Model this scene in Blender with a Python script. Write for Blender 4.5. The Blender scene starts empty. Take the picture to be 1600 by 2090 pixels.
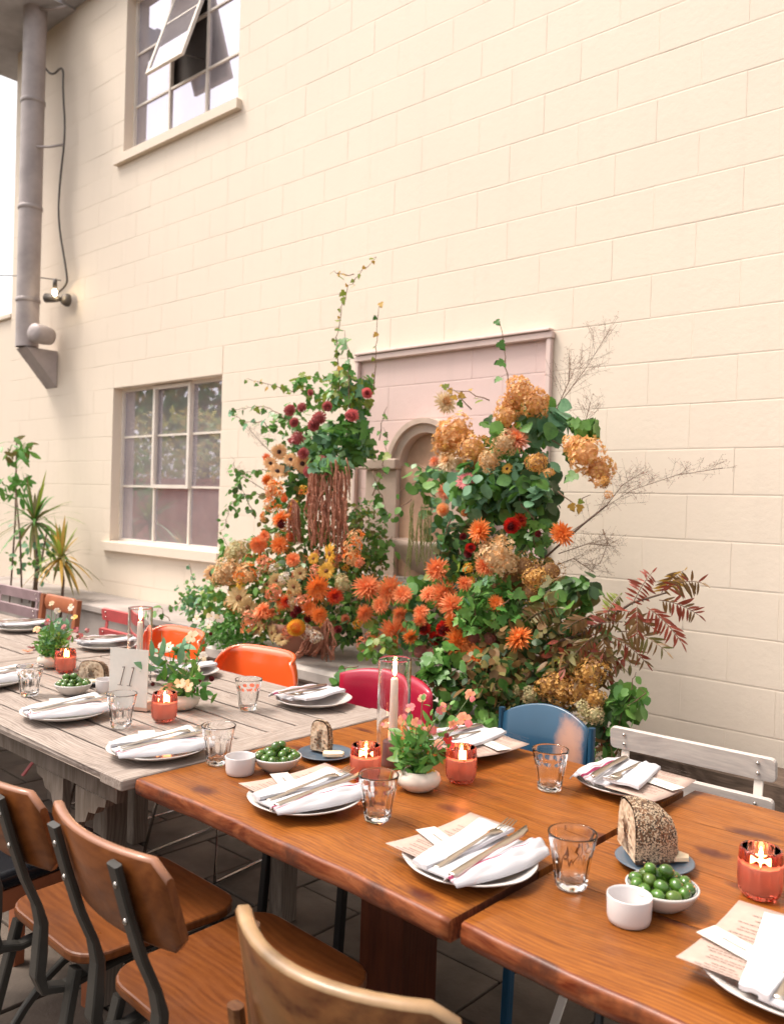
import bpy, math, random
import numpy as np
from mathutils import Vector, Matrix, Euler, noise as mnoise
R = math.radians; PI = math.pi
random.seed(7)
sc = bpy.context.scene
C = sc.collection

# ------------------------------------------------------------------ camera
YAW, PITCH, ROLL = R(42.2), R(-0.65), 0.030
CAM = Vector((0, 0, 1.45)); FPX = 1735.0
_f0 = Vector((-math.sin(YAW), math.cos(YAW), 0)); _r0 = Vector((math.cos(YAW), math.sin(YAW), 0)); _z = Vector((0, 0, 1))
FW = _f0*math.cos(PITCH)+_z*math.sin(PITCH); UPc = _z*math.cos(PITCH)-_f0*math.sin(PITCH)
RT = _r0*math.cos(ROLL)+UPc*math.sin(ROLL); UP = UPc*math.cos(ROLL)-_r0*math.sin(ROLL)
cam = bpy.data.cameras.new('camera'); camo = bpy.data.objects.new('camera', cam); C.objects.link(camo)
camo.matrix_world = Matrix((( RT.x, UP.x, -FW.x, CAM.x), (RT.y, UP.y, -FW.y, CAM.y), (RT.z, UP.z, -FW.z, CAM.z), (0, 0, 0, 1)))
cam.sensor_fit = 'HORIZONTAL'; cam.sensor_width = 36; cam.lens = 36*FPX/1600
cam.clip_start = 0.05; cam.clip_end = 500
cam.dof.use_dof = True; cam.dof.focus_distance = 2.3; cam.dof.aperture_fstop = 5.6
sc.camera = camo

# ------------------------------------------------------------------ light
SUN_EL, SUN_AZ = 60.0, 235.0      # direction the light comes from, degrees clockwise from +Y
w = bpy.data.worlds.new('World'); sc.world = w; w.use_nodes = True
nt = w.node_tree; nt.nodes.clear()
sky = nt.nodes.new('ShaderNodeTexSky'); sky.sky_type = 'NISHITA'; sky.sun_disc = False
sky.sun_elevation = R(SUN_EL); sky.sun_rotation = R(SUN_AZ); sky.dust_density = 4; sky.air_density = 1.0; sky.ozone_density = 0.6
tint = nt.nodes.new('ShaderNodeMix'); tint.data_type = 'RGBA'; tint.blend_type = 'MULTIPLY'
tint.inputs['Factor'].default_value = 1.0; tint.inputs['B'].default_value = (1.0, 0.95, 0.90, 1)
hs = nt.nodes.new('ShaderNodeHueSaturation'); hs.inputs['Saturation'].default_value = 0.25
bg = nt.nodes.new('ShaderNodeBackground'); bg.inputs['Strength'].default_value = 0.15
wo = nt.nodes.new('ShaderNodeOutputWorld')
nt.links.new(sky.outputs[0], hs.inputs['Color']); nt.links.new(hs.outputs[0], tint.inputs['A'])
nt.links.new(tint.outputs['Result'], bg.inputs['Color']); nt.links.new(bg.outputs[0], wo.inputs['Surface'])
sl = bpy.data.lights.new('sun', 'SUN'); sl.energy = 1.5; sl.angle = R(18); sl.color = (1.0, 0.92, 0.83)
so = bpy.data.objects.new('sun', sl); C.objects.link(so)
_d = Vector((math.sin(R(SUN_AZ))*math.cos(R(SUN_EL)), math.cos(R(SUN_AZ))*math.cos(R(SUN_EL)), math.sin(R(SUN_EL))))
so.rotation_euler = _d.to_track_quat('Z', 'Y').to_euler(); so.location = (0, 0, 12)
vs = sc.view_settings; vs.view_transform = 'Standard'; vs.look = 'None'; vs.gamma = 1; vs.exposure = 1.08; vs.use_curve_mapping = False
sc.cycles.use_denoising = True; sc.cycles.max_bounces = 16; sc.cycles.transparent_max_bounces = 12
sc.cycles.transmission_bounces = 16; sc.cycles.blur_glossy = 1.0; sc.cycles.sample_clamp_indirect = 6

# ------------------------------------------------------------------ calibration: picture point -> point on a plane of the place
def _ray(x, y): return FW + RT*((x-800)/FPX) - UP*((y-1045)/FPX)
def onz(x, y, z=0.75):
    d = _ray(x, y); return CAM + d*((z-CAM.z)/d.z)
def at(x, y, Y):
    d = _ray(x, y); return CAM + d*(Y/d.y)
def pxm(p): return FPX/((p-CAM).dot(FW))      # pixels per metre at p

# ------------------------------------------------------------------ mesh helpers
class B:
    def __init__(s): s.v = []; s.f = []; s.m = []; s.sm = []
    def add(s, vs_, fs, mi=0, smooth=False, M=None):
        n = len(s.v)
        for p in vs_:
            p = Vector(p)
            if M is not None: p = M @ p
            s.v.append(p)
        for f in fs:
            s.f.append([i+n for i in f]); s.m.append(mi); s.sm.append(smooth)
        return s
    def box(s, a, b, mi=0, M=None, bev=0.0):
        x0, y0, z0 = a; x1, y1, z1 = b
        if bev <= 0:
            vs_ = [(x0,y0,z0),(x1,y0,z0),(x1,y1,z0),(x0,y1,z0),(x0,y0,z1),(x1,y0,z1),(x1,y1,z1),(x0,y1,z1)]
            fs = [(0,3,2,1),(4,5,6,7),(0,1,5,4),(1,2,6,5),(2,3,7,6),(3,0,4,7)]
            return s.add(vs_, fs, mi, False, M)
        e = bev
        prof = []
        for (z, i) in ((z0, e), (z0+e, 0), (z1-e, 0), (z1, e)):
            ring = [(x0+i+e,y0+i,z),(x1-i-e,y0+i,z),(x1-i,y0+i+e,z),(x1-i,y1-i-e,z),(x1-i-e,y1-i,z),(x0+i+e,y1-i,z),(x0+i,y1-i-e,z),(x0+i,y0+i+e,z)]
            prof.append(ring)
        return s.loft(prof, mi, M=M, caps=True, smooth=False)
    def loft(s, rings, mi=0, M=None, caps=True, smooth=True, closed=True):
        n = len(rings[0]); vs_ = [p for r in rings for p in r]; fs = []
        for k in range(len(rings)-1):
            for i in range(n if closed else n-1):
                j = (i+1) % n
                fs.append((k*n+i, k*n+j, (k+1)*n+j, (k+1)*n+i))
        s.add(vs_, fs, mi, smooth, M)
        if caps and closed:
            base = len(s.v)-len(vs_)
            s.f.append([base+i for i in reversed(range(n))]); s.m.append(mi); s.sm.append(False)
            s.f.append([base+(len(rings)-1)*n+i for i in range(n)]); s.m.append(mi); s.sm.append(False)
        return s
    def lathe(s, prof, n=32, mi=0, M=None, smooth=True, mod=None, cap=False):
        rings = []
        for k, (r, z) in enumerate(prof):
            ring = []
            for i in range(n):
                a = 2*PI*i/n; rr = r*(mod(a, k, z) if mod else 1)
                ring.append((rr*math.cos(a), rr*math.sin(a), z))
            rings.append(ring)
        return s.loft(rings, mi, M, caps=cap, smooth=smooth)
    def tube(s, pts, r, n=6, mi=0, M=None, cap=True, smooth=True):
        pts = [Vector(p) for p in pts]; rings = []
        up = Vector((0.13, 0.31, 0.94))
        for k, p in enumerate(pts):
            d = (pts[min(k+1, len(pts)-1)] - pts[max(k-1, 0)])
            if d.length < 1e-9: d = Vector((0, 0, 1))
            d.normalize()
            a = d.cross(up)
            if a.length < 1e-3: a = d.cross(Vector((1, 0, 0)))
            a.normalize(); b = d.cross(a)
            rk = r[k] if isinstance(r, (list, tuple)) else r
            rings.append([p + (a*math.cos(2*PI*i/n)+b*math.sin(2*PI*i/n))*rk for i in range(n)])
        return s.loft(rings, mi, M, caps=cap, smooth=smooth)
    def bar(s, pts, w_, t, side=Vector((1, 0, 0)), mi=0, M=None, bev=0.003):
        """flat bar swept along pts, width w_ along side, thickness t"""
        pts = [Vector(p) for p in pts]; rings = []; sd = Vector(side).normalized()
        for k, p in enumerate(pts):
            d = (pts[min(k+1, len(pts)-1)] - pts[max(k-1, 0)]).normalized()
            nn = d.cross(sd).normalized()
            ww = (w_[k] if isinstance(w_, (list, tuple)) else w_)/2; tt = (t[k] if isinstance(t, (list, tuple)) else t)/2; e = min(bev, tt*0.8, ww*0.8)
            q = [(-ww+e,-tt),(ww-e,-tt),(ww,-tt+e),(ww,tt-e),(ww-e,tt),(-ww+e,tt),(-ww,tt-e),(-ww,-tt+e)]
            rings.append([p+sd*a+nn*b for a, b in q])
        return s.loft(rings, mi, M, caps=True, smooth=False)
    def prism(s, outline, z0, z1, mi=0, M=None, bev=0.0, smooth=False):
        if bev:
            cx = sum(p[0] for p in outline)/len(outline); cy = sum(p[1] for p in outline)/len(outline)
            def sh(d):
                out = []
                for x, y in outline:
                    l = math.hypot(x-cx, y-cy) or 1
                    out.append((x-(x-cx)/l*d, y-(y-cy)/l*d))
                return out
            rings = [[(x,y,z0) for x,y in sh(bev)], [(x,y,z0+bev*.3) for x,y in sh(bev*.3)], [(x,y,z0+bev) for x,y in outline], [(x,y,z1-bev) for x,y in outline],
                     [(x,y,z1-bev*.3) for x,y in sh(bev*.3)], [(x,y,z1) for x,y in sh(bev)]]
        else:
            rings = [[(x,y,z0) for x,y in outline], [(x,y,z1) for x,y in outline]]
        return s.loft(rings, mi, M, caps=True, smooth=smooth)
    def ball(s, c, r, mi=0, nu=10, nv=7, sc_=(1,1,1), M=None, jit=0):
        rings = []
        for k in range(nv+1):
            th = PI*k/nv; rr = max(math.sin(th), 0.02)
            ring = []
            for i in range(nu):
                a = 2*PI*i/nu; q = 1+random.uniform(-jit, jit)
                ring.append((c[0]+r*rr*math.cos(a)*sc_[0]*q, c[1]+r*rr*math.sin(a)*sc_[1]*q, c[2]-r*math.cos(th)*sc_[2]*q))
            rings.append(ring)
        return s.loft(rings, mi, M, caps=True, smooth=True)
    def grid(s, nu, nv, fn, mi=0, M=None, smooth=True, thick=0):
        """fn(u,v)->point; optional thickness downwards along -z"""
        P = [[Vector(fn(i/(nu-1), j/(nv-1))) for i in range(nu)] for j in range(nv)]
        vs_ = [p for row in P for p in row]; fs = []
        for j in range(nv-1):
            for i in range(nu-1):
                a = j*nu+i; fs.append((a, a+1, a+nu+1, a+nu))
        s.add(vs_, fs, mi, smooth, M)
        if thick:
            vb = [p+Vector((0, 0, -thick)) for p in vs_]
            s.add(vb, [tuple(reversed(f)) for f in fs], mi, smooth, M)
            n = nu*nv; base = len(s.v)-2*n
            rim = [j for j in range(nu)]+[j*nu+nu-1 for j in range(1, nv)]+[(nv-1)*nu+i for i in range(nu-2, -1, -1)]+[j*nu for j in range(nv-2, 0, -1)]
            for k in range(len(rim)):
                a, b = rim[k], rim[(k+1) % len(rim)]
                s.f.append([base+a, base+n+a, base+n+b, base+b]); s.m.append(mi); s.sm.append(False)
        return s
    def mesh(s, name, mats):
        me = bpy.data.meshes.new(name)
        me.from_pydata([tuple(p) for p in s.v], [], s.f)
        for m in (mats if isinstance(mats, (list, tuple)) else [mats]): me.materials.append(m)
        me.polygons.foreach_set('material_index', s.m); me.polygons.foreach_set('use_smooth', s.sm)
        me.update(); return me

def link(o, parent=None):
    C.objects.link(o)
    if parent is not None: o.parent = parent
    return o
def ob(name, b, mats, parent=None, loc=None, rot=None, sc_=None, kind=None):
    me = b if isinstance(b, bpy.types.Mesh) else b.mesh(name, mats)
    o = link(bpy.data.objects.new(name, me), parent)
    if loc is not None: o.location = loc
    if rot is not None: o.rotation_euler = rot
    if sc_ is not None: o.scale = sc_ if hasattr(sc_, '__len__') else (sc_,)*3
    if kind: o['kind'] = kind
    return o
def tag(o, label, cat, group=None):
    o['label'] = label; o['category'] = cat
    if group: o['group'] = group
    return o
def thing(name, label, cat, loc=(0,0,0), rz=0, group=None):
    o = link(bpy.data.objects.new(name, None)); o.empty_display_size = 0.05
    o.location = loc; o.rotation_euler = (0, 0, rz); return tag(o, label, cat, group)
def dup(root, loc=None, rz=None, label=None, group=None, scale=None):
    kids = {}
    for o in bpy.data.objects:
        if o.parent: kids.setdefault(o.parent.name, []).append(o)
    def rec(o, par):
        c = o.copy(); C.objects.link(c); c.parent = par
        for k in kids.get(o.name, []): rec(k, c)
        return c
    r = rec(root, None)
    if loc is not None: r.location = loc
    if rz is not None: r.rotation_euler = (0, 0, rz)
    if label: r['label'] = label
    if group: r['group'] = group
    if scale: r.scale = (scale,)*3
    return r
def facing(pos, n, roll=0.0, s=1.0):
    """matrix: local +Z along n"""
    n = Vector(n).normalized(); q = n.to_track_quat('Z', 'Y').to_matrix().to_4x4()
    sv = s if hasattr(s, '__len__') else (s, s, s)
    return Matrix.Translation(pos) @ q @ Matrix.Rotation(roll, 4, 'Z') @ Matrix.Diagonal((sv[0], sv[1], sv[2], 1))

# ------------------------------------------------------------------ materials
def newmat(name):
    m = bpy.data.materials.new(name); m.use_nodes = True; nt = m.node_tree
    return m, nt, nt.nodes['Principled BSDF'], nt.nodes['Material Output']
def nd(nt, typ, **kw):
    n = nt.nodes.new(typ)
    for k, v in kw.items(): setattr(n, k, v)
    return n
def coords(nt, scale=(1,1,1), rnd=False, kind='Object'):
    tc = nd(nt, 'ShaderNodeTexCoord'); mp = nd(nt, 'ShaderNodeMapping'); mp.inputs['Scale'].default_value = scale
    src = tc.outputs[kind]
    if rnd:
        oi = nd(nt, 'ShaderNodeObjectInfo'); mul = nd(nt, 'ShaderNodeVectorMath', operation='MULTIPLY_ADD')
        cb = nd(nt, 'ShaderNodeCombineXYZ'); 
        for i in range(3): nt.links.new(oi.outputs['Random'], cb.inputs[i])
        nt.links.new(cb.outputs[0], mul.inputs[0]); mul.inputs[1].default_value = (17.3, 9.1, 5.7); nt.links.new(src, mul.inputs[2]); src = mul.outputs[0]
    nt.links.new(src, mp.inputs[0]); return mp.outputs[0]
def tnoise(nt, vec, scale, detail=4, rough=0.55, dist=0.0):
    n = nd(nt, 'ShaderNodeTexNoise'); n.inputs['Scale'].default_value = scale; n.inputs['Detail'].default_value = detail
    n.inputs['Roughness'].default_value = rough; n.inputs['Distortion'].default_value = dist
    nt.links.new(vec, n.inputs['Vector']); return n.outputs['Fac']
def ramp(nt, fac, stops):
    r = nd(nt, 'ShaderNodeValToRGB'); e = r.color_ramp.elements
    while len(e) < len(stops): e.new(0.5)
    for i, (p, c) in enumerate(stops):
        e[i].position = p; e[i].color = (c[0], c[1], c[2], 1) if hasattr(c, '__len__') else (c, c, c, 1)
    nt.links.new(fac, r.inputs[0]); return r.outputs[0]
def mixc(nt, fac, a, b, mode='MIX'):
    n = nd(nt, 'ShaderNodeMix', data_type='RGBA', blend_type=mode)
    for key, val in (('Factor', fac), ('A', a), ('B', b)):
        s = n.inputs[key]
        if hasattr(val, 'is_output') or isinstance(val, bpy.types.NodeSocket): nt.links.new(val, s)
        elif hasattr(val, '__len__'): s.default_value = (val[0], val[1], val[2], 1)
        else: s.default_value = val
    return n.outputs['Result']
def bump(nt, bs, h, strength=0.3, dist=0.002):
    b = nd(nt, 'ShaderNodeBump'); b.inputs['Strength'].default_value = strength; b.inputs['Distance'].default_value = dist
    nt.links.new(h, b.inputs['Height']); nt.links.new(b.outputs[0], bs.inputs['Normal'])
def mat(name, col, rough=0.6, var=0.12, scale=6, bmp=0.0, bscale=40, metal=0, spec=0.5, rnd=True, coat=0):
    m, nt, bs, out = newmat(name)
    v = coords(nt, rnd=rnd); f = tnoise(nt, v, scale, 5)
    lo = [max(0, c*(1-var*1.6)) for c in col]; hi = [min(1, c*(1+var)) for c in col]
    nt.links.new(ramp(nt, f, [(0.3, lo), (0.7, hi)]), bs.inputs['Base Color'])
    bs.inputs['Roughness'].default_value = rough; bs.inputs['Metallic'].default_value = metal
    bs.inputs['Specular IOR Level'].default_value = spec; bs.inputs['Coat Weight'].default_value = coat
    if bmp: bump(nt, bs, tnoise(nt, v, bscale, 6, 0.6), bmp, 0.002)
    return m
def leafmat(name, col, col2, rough=0.45, trans=0.3, scale=3):
    m, nt, bs, out = newmat(name)
    v = coords(nt, rnd=True); f = tnoise(nt, v, scale, 3); 
    g = nd(nt, 'ShaderNodeNewGeometry'); r = ramp(nt, f, [(0.3, col), (0.7, col2)])
    f2 = tnoise(nt, v, scale*14, 3); r = mixc(nt, 0.25, r, ramp(nt, f2, [(0.3, [c*.5 for c in col]), (0.7, col2)]))
    nt.links.new(r, bs.inputs['Base Color']); bs.inputs['Roughness'].default_value = rough
    tr = nd(nt, 'ShaderNodeBsdfTranslucent'); nt.links.new(r, tr.inputs['Color'])
    mx = nd(nt, 'ShaderNodeMixShader'); mx.inputs[0].default_value = trans
    nt.links.new(bs.outputs[0], mx.inputs[1]); nt.links.new(tr.outputs[0], mx.inputs[2]); nt.links.new(mx.outputs[0], out.inputs['Surface'])
    return m
def woodmat(name, dark, mid, light, scale=(1.0, 9.0, 9.0), rough=0.45, knots=True, coat=0.0, wear=None, bmp=0.15):
    m, nt, bs, out = newmat(name)
    v0 = coords(nt, rnd=True)
    wob = tnoise(nt, v0, 1.8, 2); 
    va = nd(nt, 'ShaderNodeVectorMath', operation='MULTIPLY_ADD'); cb = nd(nt, 'ShaderNodeCombineXYZ'); nt.links.new(wob, cb.inputs[1]); nt.links.new(wob, cb.inputs[2])
    nt.links.new(cb.outputs[0], va.inputs[0]); va.inputs[1].default_value = (0, 0.12, 0.12); nt.links.new(v0, va.inputs[2])
    mp = nd(nt, 'ShaderNodeMapping'); mp.inputs['Scale'].default_value = scale; nt.links.new(va.outputs[0], mp.inputs[0])
    f1 = tnoise(nt, mp.outputs[0], 2.2, 8, 0.62, 0.4)
    wv = nd(nt, 'ShaderNodeTexWave', wave_type='BANDS', bands_direction='Y'); wv.inputs['Scale'].default_value = 2.2; wv.inputs['Distortion'].default_value = 9; wv.inputs['Detail'].default_value = 4; wv.inputs['Detail Scale'].default_value = 0.8
    nt.links.new(mp.outputs[0], wv.inputs['Vector'])
    c1 = ramp(nt, f1, [(0.28, dark), (0.5, mid), (0.72, light)])
    c2 = ramp(nt, wv.outputs['Fac'], [(0.1, dark), (0.5, mid), (0.9, light)])
    c = mixc(nt, 0.4, c1, c2)
    fine = tnoise(nt, mp.outputs[0], 9, 4, 0.7); c = mixc(nt, 0.35, c, ramp(nt, fine, [(0.35, dark), (0.6, light)]), 'MIX')
    if knots:
        vo = nd(nt, 'ShaderNodeTexVoronoi', feature='F1', voronoi_dimensions='2D'); vo.inputs['Scale'].default_value = 1.0
        mp2 = nd(nt, 'ShaderNodeMapping'); mp2.inputs['Scale'].default_value = (2.2, 4.2, 4.2); nt.links.new(va.outputs[0], mp2.inputs[0])
        ds = tnoise(nt, v0, 40, 3); ad = nd(nt, 'ShaderNodeVectorMath', operation='ADD')
        cb2 = nd(nt, 'ShaderNodeCombineXYZ'); ms = nd(nt, 'ShaderNodeMath', operation='MULTIPLY'); ms.inputs[1].default_value = 0.12; nt.links.new(ds, ms.inputs[0])
        for i in range(2): nt.links.new(ms.outputs[0], cb2.inputs[i])
        nt.links.new(mp2.outputs[0], ad.inputs[0]); nt.links.new(cb2.outputs[0], ad.inputs[1]); nt.links.new(ad.outputs[0], vo.inputs['Vector'])
        k = ramp(nt, vo.outputs['Distance'], [(0.03, 1.0), (0.07, 0.7), (0.12, 0.0)])
        c = mixc(nt, k, c, (0.085, 0.018, 0.007))
    if wear:
        wn = tnoise(nt, v0, 7, 5, 0.7); c = mixc(nt, ramp(nt, wn, [(0.47, 0.0), (0.60, 0.85)]), c, wear)
    nt.links.new(c, bs.inputs['Base Color']); nt.links.new(ramp(nt, tnoise(nt, v0, 9, 6, .7), [(0.3, max(0, rough-.10)), (0.7, min(1, rough+.16))]), bs.inputs['Roughness'])
    bs.inputs['Coat Weight'].default_value = coat; bs.inputs['Coat Roughness'].default_value = 0.25; bs.inputs['Specular IOR Level'].default_value = 0.28
    bump(nt, bs, fine, bmp, 0.001)
    return m
def glassmat(name, col=(1,1,1), rough=0.0, ior=1.45):
    m, nt, bs, out = newmat(name)
    bs.inputs['Base Color'].default_value = (*col, 1); bs.inputs['Roughness'].default_value = rough
    bs.inputs['Transmission Weight'].default_value = 1; bs.inputs['IOR'].default_value = ior
    return m
def paintmat(name, col, dirt):
    m, nt, bs, out = newmat(name)
    v = coords(nt, kind='Object'); tc = nd(nt, 'ShaderNodeNewGeometry')
    f = tnoise(nt, tc.outputs['Position'], 0.9, 5, 0.6); c = ramp(nt, f, [(0.3, [x*0.95 for x in col]), (0.7, col)])
    oi = nd(nt, 'ShaderNodeObjectInfo')
    c = mixc(nt, ramp(nt, oi.outputs['Random'], [(0, 0.0), (1, 0.25)]), c, [x*0.93 for x in col])
    f2 = tnoise(nt, tc.outputs['Position'], 7, 8, 0.75); c = mixc(nt, ramp(nt, f2, [(0.6, 0.0), (0.8, 0.35)]), c, dirt)
    ms_ = nd(nt, 'ShaderNodeMapping'); ms_.inputs['Scale'].default_value = (5, 5, .35); nt.links.new(tc.outputs['Position'], ms_.inputs[0])
    c = mixc(nt, ramp(nt, tnoise(nt, ms_.outputs[0], 2.0, 6, .65), [(0.52, 0.0), (0.75, 0.30)]), c, [x*0.86 for x in col])
    nt.links.new(c, bs.inputs['Base Color']); bs.inputs['Roughness'].default_value = 0.62; bs.inputs['Specular IOR Level'].default_value = 0.35
    f3 = tnoise(nt, tc.outputs['Position'], 26, 9, 0.72); bump(nt, bs, f3, 0.30, 0.006)
    return m
def emis(name, col, st):
    m, nt, bs, out = newmat(name)
    e = nd(nt, 'ShaderNodeEmission'); e.inputs[0].default_value = (*col, 1); e.inputs[1].default_value = st
    nt.links.new(e.outputs[0], out.inputs['Surface']); return m

CREAM = (0.815, 0.695, 0.57)
M = dict(
 wall=paintmat('cream_masonry_paint', CREAM, (0.62, 0.50, 0.38)),
 pinkwall=paintmat('pink_masonry_paint', (0.74, 0.55, 0.51), (0.62, 0.45, 0.41)),
 moulding=mat('mauve_moulding_paint', (0.68, 0.52, 0.47), 0.5, 0.06),
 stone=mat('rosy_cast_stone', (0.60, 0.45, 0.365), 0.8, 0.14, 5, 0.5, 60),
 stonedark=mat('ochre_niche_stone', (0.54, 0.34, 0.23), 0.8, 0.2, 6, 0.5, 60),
 paleledge=mat('pale_limestone', (0.50, 0.45, 0.40), 0.85, 0.25, 4, 0.7, 50),
 concrete=mat('grey_concrete', (0.36, 0.31, 0.28), 0.85, 0.22, 3, 0.6, 40),
 paver=mat('courtyard_paver', (0.115, 0.088, 0.068), 0.85, 0.28, 5, 0.9, 70),
 joint=mat('paver_joint_sand', (0.055, 0.045, 0.034), 0.95, 0.3, 30, 0.6, 90),
 sashwhite=mat('white_sash_paint', (0.78, 0.70, 0.62), 0.45, 0.06, 8, 0.1, 60),
 galv=mat('galvanised_pipe', (0.44, 0.38, 0.37), 0.55, 0.15, 5, 0.15, 30, metal=0.15),
 eave=mat('grey_eave_paint', (0.46, 0.45, 0.47), 0.6, 0.1),
 darkmetal=mat('dark_fixture_metal', (0.10, 0.085, 0.075), 0.5, 0.15, metal=0.4),
 steel=mat('gunmetal_steel', (0.052, 0.048, 0.042), 0.42, 0.2, 9, 0.1, 80, metal=0.35),
 black=mat('black_paint', (0.008, 0.007, 0.007), 0.4, 0.2),
 chrome=mat('chrome_rod', (0.55, 0.50, 0.46), 0.25, 0.05, metal=1.0),
 cutlery=mat('brushed_stainless', (0.62, 0.55, 0.47), 0.30, 0.06, 20, 0.05, 200, metal=1.0),
 pine=woodmat('orange_pine', (0.095, 0.020, 0.0035), (0.235, 0.066, 0.008), (0.37, 0.124, 0.018), (0.7, 15, 15), 0.40, True, 0.12),
 edge=woodmat('worn_pine_edge', (0.06, 0.008, 0.003), (0.17, 0.028, 0.007), (0.36, 0.12, 0.045), (1.6, 14, 14), 0.42, False, 0.2, wear=(0.07, 0.022, 0.012)),
 pinedark=woodmat('red_stained_post', (0.04, 0.008, 0.003), (0.075, 0.016, 0.006), (0.11, 0.026, 0.009), (9, 9, 0.8), 0.45, False),
 grey=woodmat('weathered_grey_teak', (0.15, 0.11, 0.092), (0.31, 0.25, 0.21), (0.46, 0.385, 0.335), (1.2, 16, 16), 0.75, False, bmp=0.5),
 greydark=woodmat('weathered_table_leg', (0.10, 0.075, 0.055), (0.17, 0.135, 0.105), (0.24, 0.19, 0.16), (12, 12, 1.0), 0.8, False, bmp=0.4),
 ply=woodmat('honey_plywood', (0.10, 0.026, 0.006), (0.155, 0.044, 0.009), (0.215, 0.068, 0.017), (1.0, 8, 6), 0.36, False, 0.3, bmp=0.05),
 plyedge=mat('plywood_edge_lacquer', (0.33, 0.145, 0.08), 0.38, 0.12, 12, coat=0.3),
 bent=woodmat('worn_bentwood', (0.05, 0.015, 0.005), (0.11, 0.036, 0.011), (0.20, 0.085, 0.028), (2.0, 7, 7), 0.38, False, 0.3, wear=(0.13, 0.06, 0.02)),
 timber=woodmat('dark_weathered_timber', (0.05, 0.035, 0.025), (0.11, 0.075, 0.055), (0.22, 0.15, 0.11), (0.8, 12, 12), 0.85, False, bmp=0.6),
 orange=mat('glossy_orange_shell', (0.85, 0.115, 0.022), 0.16, 0.05, 3, coat=0.8),
 magenta=mat('magenta_vinyl', (0.38, 0.006, 0.035), 0.30, 0.1, 5, 0.08, 90, coat=0.2),
 blue=mat('scuffed_blue_paint', (0.012, 0.065, 0.125), 0.35, 0.2, 4, 0.1, 40, coat=0.2),
 whitewash=woodmat('whitewashed_slat', (0.38, 0.33, 0.31), (0.50, 0.44, 0.40), (0.62, 0.55, 0.49), (1.4, 14, 14), 0.6, False, bmp=0.3),
 redslat=mat('faded_red_slat', (0.50, 0.085, 0.085), 0.5, 0.15),
 greyslat=mat('mauve_grey_slat', (0.34, 0.24, 0.25), 0.6, 0.15),
 brownchair=mat('terracotta_brown_wood', (0.36, 0.115, 0.05), 0.45, 0.2),
 vinyl=mat('black_vinyl_seat', (0.010, 0.011, 0.014), 0.25, 0.15),
 china=mat('off_white_stoneware', (0.64, 0.60, 0.565), 0.28, 0.03, 30, 0.04, 150, coat=0.3),
 chinab=mat('clay_rim_stoneware', (0.46, 0.30, 0.22), 0.45, 0.08),
 bluepl=mat('slate_blue_saucer', (0.09, 0.125, 0.165), 0.3, 0.15, 8, coat=0.3),
 ramekin=mat('white_ramekin', (0.64, 0.595, 0.585), 0.35, 0.02, coat=0.2),
 bowl=mat('cream_matte_vase', (0.66, 0.56, 0.47), 0.7, 0.06, 25, 0.15, 120),
 paper=mat('kraft_blush_menu', (0.47, 0.34, 0.28), 0.8, 0.04, 60, 0.05, 300),
 card=mat('ivory_card', (0.66, 0.62, 0.56), 0.75, 0.02, 60),
 ink=mat('grey_ink', (0.13, 0.09, 0.075), 0.8, 0.05),
 butter=mat('butter', (0.83, 0.68, 0.46), 0.5, 0.05, 20, 0.2, 60),
 crust=mat('bread_crust', (0.20, 0.105, 0.055), 0.85, 0.35, 22, 0.6, 60),
 seed=mat('sesame_seed', (0.60, 0.45, 0.30), 0.6, 0.2), seedb=mat('black_seed', (0.05, 0.03, 0.02), 0.6, 0.2),
 olive=mat('green_olive', (0.060, 0.145, 0.014), 0.22, 0.35, 26, 0.05, 60, coat=0.5),
 oliveb=mat('olive_bruised', (0.085, 0.145, 0.018), 0.24, 0.3, 26, coat=0.4),
 pimento=mat('pimento_red', (0.5, 0.04, 0.015), 0.3, 0.1),
 wax=mat('candle_wax', (0.82, 0.66, 0.57), 0.5, 0.03), mauvewax=mat('mauve_candle_block', (0.20, 0.085, 0.085), 0.5, 0.1), wick=mat('wick', (0.02, 0.015, 0.01), 0.9),
 glass=glassmat('clear_glass'), pinkglass=glassmat('blush_glass', (0.90, 0.50, 0.43)),
 flame=emis('flame', (1.0, 0.55, 0.20), 26), bulb=emis('lit_bulb', (1.0, 0.80, 0.50), 25),
 terracotta=mat('terracotta_bowl', (0.42, 0.20, 0.13), 0.7, 0.15, 6, 0.2, 50),
 bark=mat('bark', (0.16, 0.10, 0.07), 0.8, 0.25, 20, 0.5, 60), stem=mat('green_stem', (0.10, 0.16, 0.04), 0.5, 0.2), twig=mat('brown_twig', (0.20, 0.115, 0.07), 0.7, 0.2),
 brick=mat('garden_brick', (0.62, 0.20, 0.13), 0.8, 0.2, 5, 0.5, 20),
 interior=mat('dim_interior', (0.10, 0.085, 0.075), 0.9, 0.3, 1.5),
)
m, nt, bs, out = newmat('rose_amber_glass'); bs.inputs['Base Color'].default_value = (1.0, 0.88, 0.84, 1); bs.inputs['Roughness'].default_value = 0.0; bs.inputs['Transmission Weight'].default_value = 1; bs.inputs['IOR'].default_value = 1.47
va_ = nd(nt, 'ShaderNodeVolumeAbsorption'); va_.inputs['Color'].default_value = (0.88, 0.50, 0.42, 1); va_.inputs['Density'].default_value = 48; nt.links.new(va_.outputs[0], out.inputs['Volume']); M['pinkglass'] = m
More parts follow.
